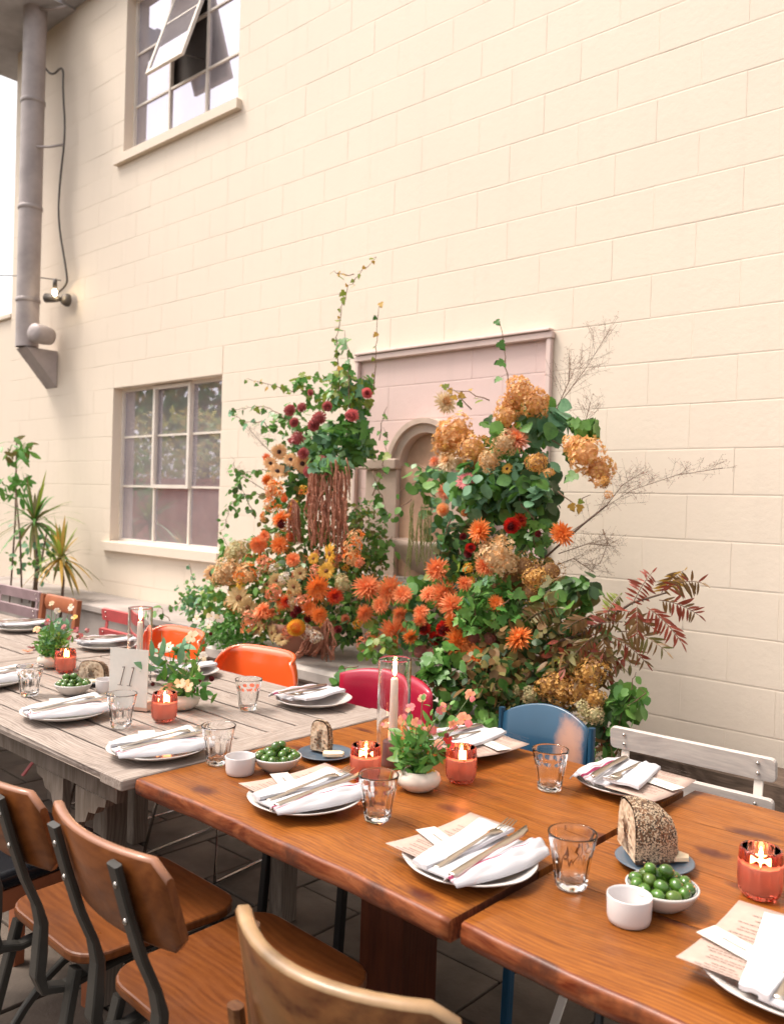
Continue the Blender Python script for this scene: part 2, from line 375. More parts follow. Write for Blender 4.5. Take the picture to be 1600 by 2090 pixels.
# crumb with bumped holes, their shade put into the colour
m, nt, bs, out = newmat('bread_crumb'); v = coords(nt); vo = nd(nt, 'ShaderNodeTexVoronoi'); vo.inputs['Scale'].default_value = 75; vo.inputs['Randomness'].default_value = 1
nt.links.new(v, vo.inputs['Vector']); n1 = tnoise(nt, v, 35, 4)
md = nd(nt, 'ShaderNodeMath', operation='MULTIPLY'); nt.links.new(vo.outputs['Distance'], md.inputs[0]); nt.links.new(n1, md.inputs[1])
nt.links.new(ramp(nt, md.outputs[0], [(0.02, (0.20, 0.11, 0.06)), (0.12, (0.42, 0.29, 0.19)), (0.35, (0.58, 0.44, 0.31))]), bs.inputs['Base Color']); bs.inputs['Roughness'].default_value = 0.9
bump(nt, bs, md.outputs[0], 0.9, 0.006); M['crumb'] = m
# linen with wine-red stripes across local x
m, nt, bs, out = newmat('striped_linen'); tc = nd(nt, 'ShaderNodeTexCoord'); sx = nd(nt, 'ShaderNodeSeparateXYZ'); nt.links.new(tc.outputs['Object'], sx.inputs[0])
ns = tnoise(nt, tc.outputs['Object'], 14, 2); ad = nd(nt, 'ShaderNodeMath', operation='MULTIPLY_ADD'); nt.links.new(ns, ad.inputs[0]); ad.inputs[1].default_value = 0.012; nt.links.new(sx.outputs[0], ad.inputs[2])
mr = nd(nt, 'ShaderNodeMapRange'); mr.inputs[1].default_value = 0.0; mr.inputs[2].default_value = 0.12; nt.links.new(ad.outputs[0], mr.inputs[0])
W_ = (0.60, 0.585, 0.605)
cr = nd(nt, 'ShaderNodeValToRGB'); cr.color_ramp.interpolation = 'CONSTANT'; e = cr.color_ramp.elements
cols = [(0, W_), (0.54, (0.55, 0.30, 0.34)), (0.56, W_), (0.585, (0.30, 0.03, 0.09)), (0.635, W_), (0.66, (0.55, 0.30, 0.34)), (0.68, W_), (0.84, (0.66, 0.56, 0.56)), (0.855, W_)]
while len(e) < len(cols): e.new(0.5)
for i, (p, c) in enumerate(cols): e[i].position = p; e[i].color = (*c, 1)
nt.links.new(mr.outputs[0], cr.inputs[0]); nt.links.new(cr.outputs[0], bs.inputs['Base Color']); bs.inputs['Roughness'].default_value = 0.85
wf = tnoise(nt, tc.outputs['Object'], 500, 2); bump(nt, bs, wf, 0.15, 0.0008); M['linen'] = m
m = mat('white_linen', W_, 0.85, 0.02, 20, 0.1, 400); M['linenw'] = m
# window glass: part courtyard mirror, part grey painted in for dim room and reflections
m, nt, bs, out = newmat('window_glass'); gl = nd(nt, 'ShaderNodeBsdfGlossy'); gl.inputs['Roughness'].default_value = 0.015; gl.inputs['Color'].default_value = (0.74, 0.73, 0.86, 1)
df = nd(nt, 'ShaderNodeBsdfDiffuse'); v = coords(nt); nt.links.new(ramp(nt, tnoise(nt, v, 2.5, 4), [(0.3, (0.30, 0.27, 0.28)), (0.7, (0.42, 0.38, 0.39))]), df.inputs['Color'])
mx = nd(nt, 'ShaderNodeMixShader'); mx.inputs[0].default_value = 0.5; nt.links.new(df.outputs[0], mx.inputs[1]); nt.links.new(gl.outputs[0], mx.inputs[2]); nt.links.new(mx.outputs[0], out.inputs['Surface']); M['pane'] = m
# blue paint with rusty bare patch
L = dict(
 deep=leafmat('deep_green_leaf', (0.049, 0.151, 0.029), (0.139, 0.316, 0.061), 0.38),
 mid=leafmat('mid_green_leaf', (0.085, 0.221, 0.040), (0.209, 0.400, 0.083), 0.42),
 euca=leafmat('blue_green_leaf', (0.103, 0.261, 0.137), (0.227, 0.433, 0.239), 0.5),
 lime=leafmat('yellow_green_leaf', (0.228, 0.333, 0.038), (0.297, 0.319, 0.055), 0.45),
 olive=leafmat('olive_brown_leaf', (0.131, 0.123, 0.035), (0.280, 0.228, 0.070), 0.5),
 gold=leafmat('golden_leaf', (0.578, 0.333, 0.052), (0.550, 0.352, 0.066), 0.5),
 fern=leafmat('bright_fern_leaf', (0.079, 0.280, 0.038), (0.121, 0.308, 0.061), 0.5),
 red=leafmat('red_sumac_leaf', (0.210, 0.038, 0.021), (0.438, 0.096, 0.052), 0.5),
 rust=leafmat('rust_green_leaf', (0.149, 0.079, 0.025), (0.298, 0.166, 0.061), 0.5),
 dark=leafmat('dark_shade_leaf', (0.022, 0.062, 0.020), (0.061, 0.126, 0.035), 0.5),
)
def pm(name, a, b): return leafmat(name, a, b, 0.55, 0.3, 8)
P = dict(
 orange=pm('orange_petal', (0.86, 0.19, 0.025), (0.92, 0.33, 0.075)),
 coral=pm('coral_petal', (0.92, 0.24, 0.075), (0.96, 0.38, 0.15)),
 salmon=pm('salmon_petal', (0.80, 0.26, 0.13), (0.88, 0.42, 0.25)),
 red=pm('red_petal', (0.42, 0.010, 0.008), (0.62, 0.03, 0.015)),
 redor=pm('red_orange_petal', (0.68, 0.05, 0.010), (0.80, 0.10, 0.02)),
 burg=pm('burgundy_petal', (0.13, 0.010, 0.014), (0.24, 0.025, 0.025)),
 mauve=pm('dusky_rose_petal', (0.46, 0.10, 0.11), (0.60, 0.20, 0.19)),
 pink=pm('pink_petal', (0.70, 0.12, 0.13), (0.80, 0.26, 0.26)),
 peach=pm('peach_petal', (0.82, 0.43, 0.18), (0.88, 0.58, 0.30)),
 yellow=pm('golden_yellow_petal', (0.82, 0.42, 0.035), (0.86, 0.54, 0.08)),
 cream=pm('cream_petal', (0.82, 0.62, 0.36), (0.86, 0.72, 0.50)),
 straw=pm('straw_petal', (0.66, 0.45, 0.17), (0.76, 0.56, 0.27)),
 tan=pm('tan_orange_floret', (0.84, 0.42, 0.14), (0.88, 0.57, 0.29)),
 amber=pm('amber_floret', (0.66, 0.33, 0.07), (0.76, 0.46, 0.14)),
 beige=pm('beige_floret', (0.70, 0.46, 0.22), (0.80, 0.60, 0.36)),
 greencr=pm('greenish_cream_floret', (0.48, 0.42, 0.18), (0.62, 0.54, 0.30)),
 brown=pm('brown_fluff', (0.26, 0.115, 0.04), (0.42, 0.22, 0.08)),
 sedum=pm('rosy_sedum', (0.36, 0.11, 0.09), (0.50, 0.19, 0.15)),
 amar=pm('amaranth_tassel', (0.52, 0.21, 0.13), (0.66, 0.33, 0.21)),
 amarg=pm('green_amaranth_tassel', (0.27, 0.27, 0.09), (0.38, 0.38, 0.15)),
 white=pm('white_petal', (0.78, 0.66, 0.54), (0.84, 0.76, 0.66)),
 disk=mat('dark_flower_disk', (0.045, 0.015, 0.008), 0.8, 0.3, 60, 0.8, 200),
 diskb=mat('brown_flower_disk', (0.22, 0.08, 0.02), 0.8, 0.3, 60, 0.8, 200),
 disky=mat('yellow_flower_disk', (0.70, 0.38, 0.04), 0.8, 0.2, 60, 0.8, 200),
)

# ================================================================== GROUND
ground = ob('ground', B().box((-30, -20, -0.2), (16, 18, -0.012)), M['joint'], kind='structure'); ground['label'] = 'courtyard ground laid with worn grey brown paving slabs'
def paver_mesh(wd, ln, k):
    rnd = random.Random(k); j = lambda: rnd.uniform(-.002, .002)
    o = [(-wd/2+j(), -ln/2+j()), (wd/2+j(), -ln/2+j()), (wd/2+j(), ln/2+j()), (-wd/2+j(), ln/2+j())]
    return B().prism(o, -0.05, 0, 0, bev=0.005).mesh('paver', M['paver'])
pms = [paver_mesh(0.292, 0.442, k) for k in range(6)]
xi = 0
for i in range(30):
    x = -0.4 - i*0.30
    if x < -6.2: break
    for j in range(-1, 9):
        y = 0.13 + j*0.45 + (0.225 if i % 2 else 0)
        if y < 0.3 or y > 3.4: continue
        ob('paver', pms[(i*7+j*3) % 6], None, ground, (x, y, random.uniform(-.003, .002)), (random.uniform(-.004, .004), random.uniform(-.004, .004), 0))

# ================================================================== BUILDING
WY = 3.69
bld = thing('block_building', 'cream painted concrete block building with steel framed windows behind the long tables', 'building', (-5, WY, 0))
bo = Vector((-5, WY, 0))
def bob(name, b, mats, parent=bld, **k):
    o = ob(name, b, mats, parent, **k); return o
def sh(b):   # world-built mesh -> building local
    for p in b.v: p -= bo
    return b
WIN = {'lower': (-6.53, -5.03, 1.055, 2.335), 'upper': (-6.47, -4.94, 4.262, 5.58)}
PAN = (-3.645, -2.30, 0.40, 2.31)
X0, X1, Z0, Z1 = -8.52, 1.2, 0.0, 5.95
# backing wall with openings
bk = B(); xs = sorted({X0, X1} | {w_[0] for w_ in WIN.values()} | {w_[1] for w_ in WIN.values()})
cells = [(X0, X1, Z0, Z1)]
def sub(rs, h):
    out = []
    for (a, b, c, d) in rs:
        if h[0] >= b or h[1] <= a or h[2] >= d or h[3] <= c: out.append((a, b, c, d)); continue
        if h[0] > a: out.append((a, h[0], c, d))
        if h[1] < b: out.append((h[1], b, c, d))
        aa, bb = max(a, h[0]), min(b, h[1])
        if h[2] > c: out.append((aa, bb, c, h[2]))
        if h[3] < d: out.append((aa, bb, h[3], d))
    return out
def inter(r, h):
    q = (max(r[0], h[0]), min(r[1], h[1]), max(r[2], h[2]), min(r[3], h[3]))
    return q if q[0] < q[1] and q[2] < q[3] else None
for h in WIN.values(): cells = sub(cells, h)
for (a, b, c, d) in cells: bk.box((a, WY+0.006, c), (b, WY+0.3, d))
wallp = bob('wall', sh(bk), M['wall'])
# blocks: one course every 0.202 m, running bond 0.406
def block(b, x0, x1, z0, z1, mi, rnd):
    gx, gz = 0.0002, 0.0005; e = 0.0055
    y = WY + rnd.uniform(-.0005, .0005); j = lambda s=.0012: rnd.uniform(-s, s)
    a0, a1, c0, c1 = x0+gx, x1-gx, z0+gz, z1-gz
    ex = 0.0012
    zt = [j(), j()]
    ring0 = [(a0, WY+.03, c0), (a1, WY+.03, c0), (a1, WY+.03, c1), (a0, WY+.03, c1)]
    ring1 = [(a0, y+.0009, c0+j(.0006)), (a1, y+.0009, c0+j(.0006)), (a1, y+.0009, c1+j(.0006)), (a0, y+.0009, c1+j(.0006))]
    ring2 = [(a0+ex, y, c0+e+zt[0]), (a1-ex, y, c0+e+zt[1]), (a1-ex, y, c1-e+zt[1]), (a0+ex, y, c1-e+zt[0])]
    b.loft([ring0, ring1, ring2], mi, caps=True, smooth=False)
pieces = []
k = 0; z = 0.111 - 0.202
row = 0
while z < Z1:
    z0, z1 = max(z, Z0), min(z+0.202, Z1)
    x = X1 - (0.203 if row % 2 else 0.0) - 0.135
    xs_ = [X1]
    while x > X0+0.05: xs_.append(x); x -= 0.406
    xs_.append(X0)
    for i in range(len(xs_)-1):
        b_, a_ = xs_[i], xs_[i+1]
        if z1-z0 < .03: continue
        rs = [(a_, b_, z0, z1)]
        for h in WIN.values(): rs = sub(rs, h)
        for r in rs:
            q = inter(r, PAN)
            if q: pieces.append((q, 1))
            for r2 in sub([r], PAN): pieces.append((r2, 0))
    z += 0.202; row += 1
def vis(r):
    c = Vector(((r[0]+r[1])/2, WY, (r[2]+r[3])/2)) - CAM; d = c.dot(FW)
    u = 800+FPX*c.dot(RT)/d; v_ = 1045-FPX*c.dot(UP)/d
    return -120 < u < 1720 and -120 < v_ < 2200 and d > 0, d
inv = sorted([(vis(r)[1], r, mi) for r, mi in pieces if vis(r)[0] and r[1] < 0.2 and (r[1]-r[0]) > .03 and (r[3]-r[2]) > .02], key=lambda t: t[0])
near = set((t[1], t[2]) for t in inv[:285]); rnd = random.Random(3)
far = B()
for r, mi in pieces:
    if r[1]-r[0] < .012 or r[3]-r[2] < .012: continue
    if (r, mi) in near:
        b = B(); block(b, *r, 0, rnd)
        o = ob('block', sh(b), M['pinkwall' if mi else 'wall'], wallp)
        if mi: o['label'] = 'wall block painted pink'
    else: block(far, *r, mi, rnd)
bob('distant_blocks', sh(far), [M['wall'], M['pinkwall']], wallp, kind='stuff')
# windows
def window(name, x0, x1, z0, z1, cols, bars, sash, label):
    FY = WY+0.10
    f = B(); t = .018
    f.box((x0, FY-.02, z0), (x0+t*1.3, FY+.03, z1)); f.box((x1-t*1.3, FY-.02, z0), (x1, FY+.03, z1))
    f.box((x0+t*1.3, FY-.018, z0), (x1-t*1.3, FY+.028, z0+t*1.4)); f.box((x0+t*1.3, FY-.018, z1-t*1.4), (x1-t*1.3, FY+.028, z1))
    fr = bob('window', sh(f), M['sashwhite']); fr['label'] = label
    for c in cols: ob('glazing_bar', sh(B().box((c-.011, FY-.012, z0+.02), (c+.011, FY+.02, z1-.02))), M['sashwhite'], fr)
    for q in bars:
        for a, b_ in zip([x0+.02]+[c+.011 for c in cols], [c-.011 for c in cols]+[x1-.02]):
            ob('glazing_bar', sh(B().box((a, FY-.008, q-.008), (b_, FY+.016, q+.008))), M['sashwhite'], fr)
    ce = [x0]+cols+[x1]; re_ = [z0]+bars+[z1]
    for i in range(3):
        for j in range(len(re_)-1):
            if sash == 'open' and i == 1 and j >= 1: continue
            e = B().box((ce[i]+.008, FY+.004, re_[j]+.006), (ce[i+1]-.008, FY+.008, re_[j+1]-.006))
            o = ob('pane', sh(e), M['pane'], fr)
    # sill
    s = B(); s.prism([(x0-.09, WY-.045), (x1+.05, WY-.045), (x1+.05, WY+.01), (x0-.09, WY+.01)], z0-.075, z0-.004, bev=.004)
    s.box((x0+.001, WY+.011, z0-.07), (x1-.001, FY+.03, z0+.004))
    sl_ = ob('sill', sh(s), M['wall'], fr)
    # flat dark sheet, its colour standing in for the unlit room
    r = B().box((x0-.05, FY+.05, z0-.05), (x1+.05, FY+.06, z1+.05)); ob('dark_room_sheet', sh(r), M['interior'], fr)
    return fr, FY
fr, FY = window('lower', *WIN['lower'], [-6.02, -5.53], [1.52, 1.93], 'shut', 'lower window with nine panes reflecting the garden')
c0, c1 = -6.02, -5.53
v_ = B(); a0, a1, q0, q1 = c0-.012, c1+.012, 1.508, 2.325
v_.box((a0, FY-.034, q0), (a0+.03, FY-.0125, q1)); v_.box((a1-.03, FY-.034, q0), (a1, FY-.0125, q1)); v_.box((a0+.03, FY-.034, q0), (a1-.03, FY-.0125, q0+.028)); v_.box((a0+.03, FY-.034, q1-.028), (a1-.03, FY-.0125, q1))
ob('vent_sash', sh(v_), M['sashwhite'], fr)
fr, FY = window('upper', *WIN['upper'], [-5.95, -5.45], [4.685, 5.12], 'open', 'upper window with its middle sash swung open')
# open sash: pivots near z 5.28, lower edge swung out over the court
hz, hy, ln = 5.30, FY-.02, 0.62; ang = R(19)
Ms = Matrix.Translation(Vector((-5.70, hy, hz))) @ Matrix.Rotation(-ang, 4, 'X')
s = B(); W2 = .245
for a, b_ in (((-W2, -.012, -ln), (-W2+.03, .012, .25)), ((W2-.03, -.012, -ln), (W2, .012, .25)), ((-W2+.03, -.012, -ln), (W2-.03, .012, -ln+.03)), ((-W2+.03, -.012, .22), (W2-.03, .012, .25)), ((-W2+.03, -.007, -.16), (W2-.03, .007, -.145))): s.box(a, b_, M=Ms)
sa = ob('open_sash', sh(s), M['sashwhite'], fr)
s = B().box((-W2+.03, -.002, -ln+.03), (W2-.03, .002, .22), M=Ms); ob('pane', sh(s), M['pane'], fr)
s = B().tube([Ms @ Vector((.2, 0, -ln+.02)), (-5.5, FY, 4.78)], .006); ob('stay_arm', sh(s), M['darkmetal'], fr)
# eave
e = B(); e.box((-7.35, WY-.14, 5.80), (X1, WY+.3, 5.95)); bob('eave', sh(e), M['eave'])
e = B(); e.box((-9.1, WY-.62, 5.78), (-7.352, WY+.3, 5.95)); e.box((-9.1, WY-.66, 5.74), (-7.352, WY-.62, 5.98)); bob('porch_eave', sh(e), M['eave'])
rf = B(); rf.add([(-9.1, WY-.2, 5.99), (X1, WY-.2, 5.99), (X1, WY+3, 6.6), (-9.1, WY+3, 6.6)], [(0, 1, 2, 3)]); rf.add([(-9.1, WY-.2, 5.985), (X1, WY-.2, 5.985), (X1, WY+3, 6.595), (-9.1, WY+3, 6.595)], [(3, 2, 1, 0)]); bob('roof', sh(rf), M['eave'])
cn = B().box((X0, WY+.3, 0), (X0+.2, WY+3.2, Z1)); bob('side_wall', sh(cn), M['wall'])

# neighbouring wall beyond the corner
nb = thing('garden_wall', 'lower pink toned wall beyond the far corner of the building at the left edge', 'wall', (-9.5, WY, 0))
s = B(); s.box((-7.0, .02, 0), (.975, .22, 3.17)); o = ob('wall_face', s, M['wall'], nb)
s = B(); s.box((-7.0, -.01, 3.171), (.975, .25, 3.22), bev=.008); ob('coping', s, M['wall'], nb)

# downpipe
px_, py_ = -7.63, 3.45
dp = thing('downpipe', 'thick grey galvanised downpipe running down the left corner of the building', 'pipe', (px_, py_, 2.75))
s = B(); s.lathe([(.098, 0), (.098, 3.25)], 28); ob('pipe', s, M['galv'], dp)
for q in (.42, 1.25, 2.2):
    s = B(); s.lathe([(.1, q-.02), (.106, q-.015), (.106, q+.015), (.1, q+.02)], 28); ob('collar', s, M['galv'], dp)
s = B(); s.prism([(-.05, -.01), (.235, -.01), (.235, -.34)], -.105, .105, M=Matrix(((0, 0, 1, 0), (1, 0, 0, 0), (0, 1, 0, 0), (0, 0, 0, 1)))); ob('shoe', s, M['galv'], dp)
for q in (1.78, 3.0):
    s = B(); s.tube([(.09, 0, q), (.2, .06, q-.01), (.32, .13, q)], .011); ob('bracket', s, M['galv'], dp)
s = B(); Mb = Matrix.Translation((.20, .02, .10)) @ Matrix.Rotation(R(90), 4, 'X') @ Matrix.Rotation(R(20), 4, 'Y')
s.lathe([(.02, -.13), (.075, -.12), (.085, -.05), (.085, .06), (.06, .08), (.02, .085)], 20, M=Mb, cap=True); ob('junction_cap', s, M['galv'], dp)
# cable, lamp, bulb, wire
cb = B(); pts = [at(*p, 3.6) for p in ((112, -40), (76, 60), (80, 115), (104, 158), (130, 130), (128, 180), (134, 270), (122, 370), (118, 450), (137, 560), (137, 580), (118, 598))]

for _ in range(2): pts = [pts[0]]+[q for a, b_ in zip(pts[:-1], pts[1:]) for q in (a.lerp(b_, .25), a.lerp(b_, .75))]+[pts[-1]]
cb.tube(pts, .009, 6); tag(ob('cable', cb, M['darkmetal']), 'thin dark cable looping down the wall beside the downpipe', 'cable')
s = B(); s.tube([at(-60, 560, 3.5), at(60, 563, 3.5), at(124, 572, 3.62)], .005, 5); tag(ob('wire', s, M['darkmetal']), 'thin wire strung level past the downpipe to the left edge', 'wire')
p = at(112, 597, 3.5); hb = thing('hanging_bulb', 'small lit bare bulb hanging beside the lower part of the downpipe', 'light bulb', p)
s = B(); s.ball((0, 0, 0), .024, sc_=(.8, .8, 1.3)); ob('bulb', s, M['bulb'], hb); s = B(); s.tube([(0, 0, .045), (0, 0, .12)], .018, 8); ob('socket', s, M['darkmetal'], hb)
p = at(136, 612, 3.62); sp = thing('wall_spotlight', 'small dark spotlight on a round plate on the cream wall by the downpipe', 'spotlight', p)
s = B(); s.lathe([(.002, -.02), (.055, -.02), (.058, .0), (.044, .035), (.002, .04)], 18, M=Matrix.Rotation(R(90), 4, 'X')); ob('wall_plate', s, M['darkmetal'], sp)
s = B(); s.tube([(-.02, -.05, 0), (-.09, -.08, .01), (-.16, -.11, .02)], [.02, .034, .042], 12); ob('lamp_head', s, M['darkmetal'], sp)

# pink panel moulding and wall fountain
pn = thing('panel_moulding', 'mauve painted timber moulding framing the pink panel on the wall', 'moulding', (-2.97, WY, 0))
def mould(a, b_, horizontal):
    s = B(); 
    if horizontal: s.box((a, -.035, PAN[3]-.016), (b_, -.004, PAN[3]+.018), bev=.004); s.box((a+.01, -.046, PAN[3]+.021), (b_-.01, -.004, PAN[3]+.035), bev=.003)
    else: s.box((a, -.030, PAN[2]), (b_, -.004, PAN[3]-.0165), bev=.004)
    return s
ob('top_rail', mould(PAN[0]+2.97-.02, PAN[1]+2.97+.024, True), M['moulding'], pn)
ob('stile', mould(PAN[0]+2.97-.014, PAN[0]+2.97+.014, False), M['moulding'], pn); ob('stile', mould(PAN[1]+2.97-.014, PAN[1]+2.97+.016, False), M['moulding'], pn)
fx = -3.05
ft = thing('wall_fountain', 'arched cast stone wall fountain with a small basin half hidden behind the flowers', 'fountain', (fx, WY, 0))
s = B(); s.box((-.44, -.05, .95), (.44, -.004, 1.66), bev=.006); ob('back_slab', s, M['stone'], ft)
s = B()   # arch ring
def arc(r, y, z0=1.66, n=20): return [(r*math.cos(PI*i/n), y, z0+r*math.sin(PI*i/n)) for i in range(n+1)]
for (ri, ro, yf, yb) in ((.185, .235, -.075, -.004), (.2351, .265, -.10, -.004)):
    A_, B_, C_, D_ = arc(ri, yb), arc(ri, yf), arc(ro, yf), arc(ro, yb); n = len(A_)
    s.add(A_+B_+C_+D_, [(k*n+i, k*n+i+1, ((k+1) % 4)*n+i+1, ((k+1) % 4)*n+i) for k in range(4) for i in range(n-1)], smooth=False)
ob('arch', s, M['stone'], ft)
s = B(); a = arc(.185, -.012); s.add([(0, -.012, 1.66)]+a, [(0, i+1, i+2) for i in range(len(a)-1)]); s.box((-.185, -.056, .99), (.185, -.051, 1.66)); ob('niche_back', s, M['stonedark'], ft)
for q in (-1, 1):
    s = B(); s.box((q*.335-.15, -.11, 1.64), (q*.335+.15, -.0035, 1.70), bev=.006); ob('impost', s, M['stone'], ft)
    s = B(); s.box((q*.315-.125, -.085, 1.02), (q*.315+.125, -.0505, 1.639), bev=.006); ob('pilaster', s, M['stone'], ft)
s = B(); s.lathe([(.02, 1.05), (.13, 1.09), (.22, 1.17), (.25, 1.22), (.26, 1.25), (.235, 1.25), (.2, 1.2), (.02, 1.16)], 24, M=Matrix.Translation((.12, -.12, 0)) @ Matrix.Diagonal((1, .8, 1, 1))); ob('basin', s, M['stone'], ft)
s = B(); s.box((-.62, -.30, .955), (.62, -.004, 1.03), bev=.012); ob('shelf', s, M['paleledge'], ft)
s = B(); s.box((-.55, -.22, .40), (.55, -.0035, .954)); ob('plinth', s, M['stone'], ft)
# pale stone trough ledge under the flowers
lg = thing('stone_trough', 'pale rough limestone trough ledge at the foot of the fountain under the flowers', 'stone ledge', (-3.05, 3.1, 0))
s = B(); s.box((-1.2, -.28, 0), (1.02, .28, .56), bev=.02); ob('trough_body', s, M['paleledge'], lg)
s = B(); s.box((-1.24, -.33, .561), (1.06, .30, .64), bev=.018); ob('coping_slab', s, M['paleledge'], lg)
# concrete raised bed at left
cbd = thing('concrete_ledge', 'long low grey concrete ledge against the wall behind the far chairs', 'ledge', (-6.2, 3.45, 0))
s = B(); s.box((-2.2, -.2, 0), (1.9, .23, .555), bev=.01); ob('ledge_body', s, M['concrete'], cbd)
s = B(); s.box((-2.2, -.23, .556), (1.9, .235, .61), bev=.008); ob('ledge_cap', s, M['concrete'], cbd)
# timber sleeper at right
tb = thing('timber_sleeper', 'dark weathered timber sleepers stacked along the wall behind the white slatted chair', 'timber', (-1.0, 3.45, 0))
for k_ in range(3):
    s = B(); s.box((-.72+.02*k_, -.12+.01*(k_ % 2), k_*.148), (1.6, .12, k_*.148+.142), bev=.008); ob('sleeper', s, M['timber'], tb)

# ---- opposite side of the court, seen only in the window panes
ow = thing('brick_boundary_wall', 'red brick garden wall across the courtyard, mirrored in the lower window', 'wall', (-14, -3.2, 0))
s = B(); s.box((-14, -.15, 0), (6, .15, 1.75)); ob('brickwork', s, M['brick'], ow); s = B(); s.box((-14.02, -.2, 1.751), (6.02, .2, 1.83)); ob('coping', s, M['brick'], ow)

# ================================================================== TABLES
def plank(name, x0, x1, y0, y1, z0, z1, m, parent, org, live=None, seed=0, rnd_r=.006, nseg=40):
    """board along X; live = 'front' gives a worn, wavering, rounded front edge"""
    rr = random.Random(seed); ph = [rr.uniform(0, 6) for _ in range(4)]
    rings = []
    for k_ in range(nseg+1):
        t = k_/nseg; x = x0+(x1-x0)*t; w = 0; drop = 0
        if live:
            w = .0045*math.sin(x*5+ph[0])+.003*math.sin(x*13+ph[1])+0.0010*math.sin(x*37+ph[2]); drop = .0012*math.sin(x*21+ph[3])
        e = 0
        if k_ == 0 or k_ == nseg: e = rnd_r*.8
        yf = y0+w; R_ = .009 if live else rnd_r*.5
        ring = [(x, yf+R_*1.1, z0+e), (x, yf+.003+e, z0+R_*.7+drop*.5), (x, yf+e, (z0+z1)/2+drop), (x, yf+.003+e, z1-R_*.75+drop*.3), (x, yf+R_*.45, z1-R_*.25-e), (x, yf+R_*1.3, z1-e*.6),
                (x, y1-rnd_r*.4, z1-e*.6), (x, y1-e, z1-rnd_r*.4), (x, y1-e, z0+rnd_r*.4), (x, y1-rnd_r*.4, z0+e)]
        rings.append([(a-org[0], b-org[1], c-org[2]) for a, b, c in ring])
    b = B(); b.loft(rings, 0, smooth=bool(live))
    if live:   # edge faces get the worn-edge finish
        n = 10
        for i in range(len(b.f)-2):
            if i % n in (0, 1, 2, 3, 4, 9) : b.m[i] = 1
        b.m[-1] = b.m[-2] = 1
    return ob(name, b, [M[m], M['edge']] if live else M[m], parent)
def wood_table(x0, x1, y0, y1, label, posts, seed):
    t = thing('wood_table', label, 'table', ((x0+x1)/2, (y0+y1)/2, 0)); org = ((x0+x1)/2, (y0+y1)/2, 0)
    ws = [.235, .19, .21, .18]; y = y0; tot = sum(ws); 
    for i, w_ in enumerate(ws):
        w_ = w_*(y1-y0)/tot
        plank('plank', x0, x1, y, y+w_-(.0008 if i < 3 else 0), .708, .75, 'pine', t, org, 'front' if i == 0 else None, seed+i, rnd_r=.0016)
        y += w_
    for (px__, py__) in posts:
        b = B(); b.box((px__-org[0]-.07, py__-org[1]-.07, .05), (px__-org[0]+.07, py__-org[1]+.07, .66), bev=.004); ob('post', b, M['pinedark'], t)
        b = B(); b.box((px__-org[0]-.05, y0+.12-org[1], .66), (px__-org[0]+.05, y1-.12-org[1], .7078), bev=.004); ob('bearer', b, M['pinedark'], t)
        b = B(); b.box((px__-org[0]-.06, y0+.22-org[1], .0), (px__-org[0]+.06, y1-.22-org[1], .049), bev=.006); ob('foot', b, M['pinedark'], t)
    return t
wood_table(-1.852, -.868, 1.135, 2.075, 'orange pine table with worn wavy front edge, between the grey table and the nearest table', [(-1.385, 1.60)], 11)
t3 = wood_table(-.850, .35, 1.130, 2.10, 'nearest orange pine table with dark knots in the bottom right corner', [(.05, 1.6)], 31)
for q in ((-.70, 1.36), (-.70, 1.9)):
    b = B(); b.tube([(q[0]+.25, q[1]-1.615, .708), (q[0]+.25-.03, q[1]-1.615, 0)], .009, 8); ob('leg', b, M['black'], t3)
def grey_table(x0, x1, label, seed, breadboard_right):
    y0, y1 = 1.10, 2.10; org = ((x0+x1)/2, 1.6, 0)
    t = thing('grey_table', label, 'table', org)
    n = 9; w_ = (y1-y0)/n; xe = x1-.105; xs0 = x0+.105
    for i in range(n):
        plank('plank', xs0+.002, xe-.002, y0+i*w_+.0035, y0+(i+1)*w_-.0035, .722, .75+random.uniform(-.0015, .0008), 'grey', t, org, None, seed+i, nseg=2)
    for a, b_ in ((xe, x1), (x0, xs0)):
        b = B(); b.box((y0+.001, -(b_-org[0]), .722), (y1-.001, -(a-org[0]), .7508), bev=.003)
        for p in b.v: p.x -= 1.6
        ob('end_board', b, M['grey'], t, rot=(0, 0, R(90)))
    for ysd in (y0+.06, y1-.06):
        b = B(); b.box((x0-org[0]+.1, ysd-1.6-.012, .655), (x1-org[0]-.1, ysd-1.6+.012, .7215)); ob('apron', b, M['greydark'], t)
    for xx in (x0+.34, x1-.34):
        for yy in (y0+.17, y1-.17):
            b = B(); b.box((xx-org[0]-.035, yy-1.6-.035, 0), (xx-org[0]+.035, yy-1.6+.035, .7215), bev=.004); ob('leg', b, M['greydark'], t)
            if yy < 1.6:
                for sgn in (-1, 1):
                    o = [(0, 0), (.16, 0), (.155, -.02), (.12, -.028), (.105, -.05), (.07, -.055), (.055, -.085), (.02, -.095), (0, -.13)]
                    o = [(sgn*a, c) for a, c in o]
                    if sgn > 0: o = o[::-1]
                    b = B(); b.prism(o, -.012, .012, M=Matrix.Translation((xx-org[0]+sgn*.036, yy-1.6-.115, .655)) @ Matrix.Rotation(R(90), 4, 'X')); ob('scalloped_bracket', b, M['greydark'], t)
    return t
grey_table(-3.48, -1.862, 'weathered grey slatted table that meets the orange pine table, under the number card', 50, True)
grey_table(-5.30, -3.49, 'farthest weathered grey slatted table running off the left edge', 70, True)

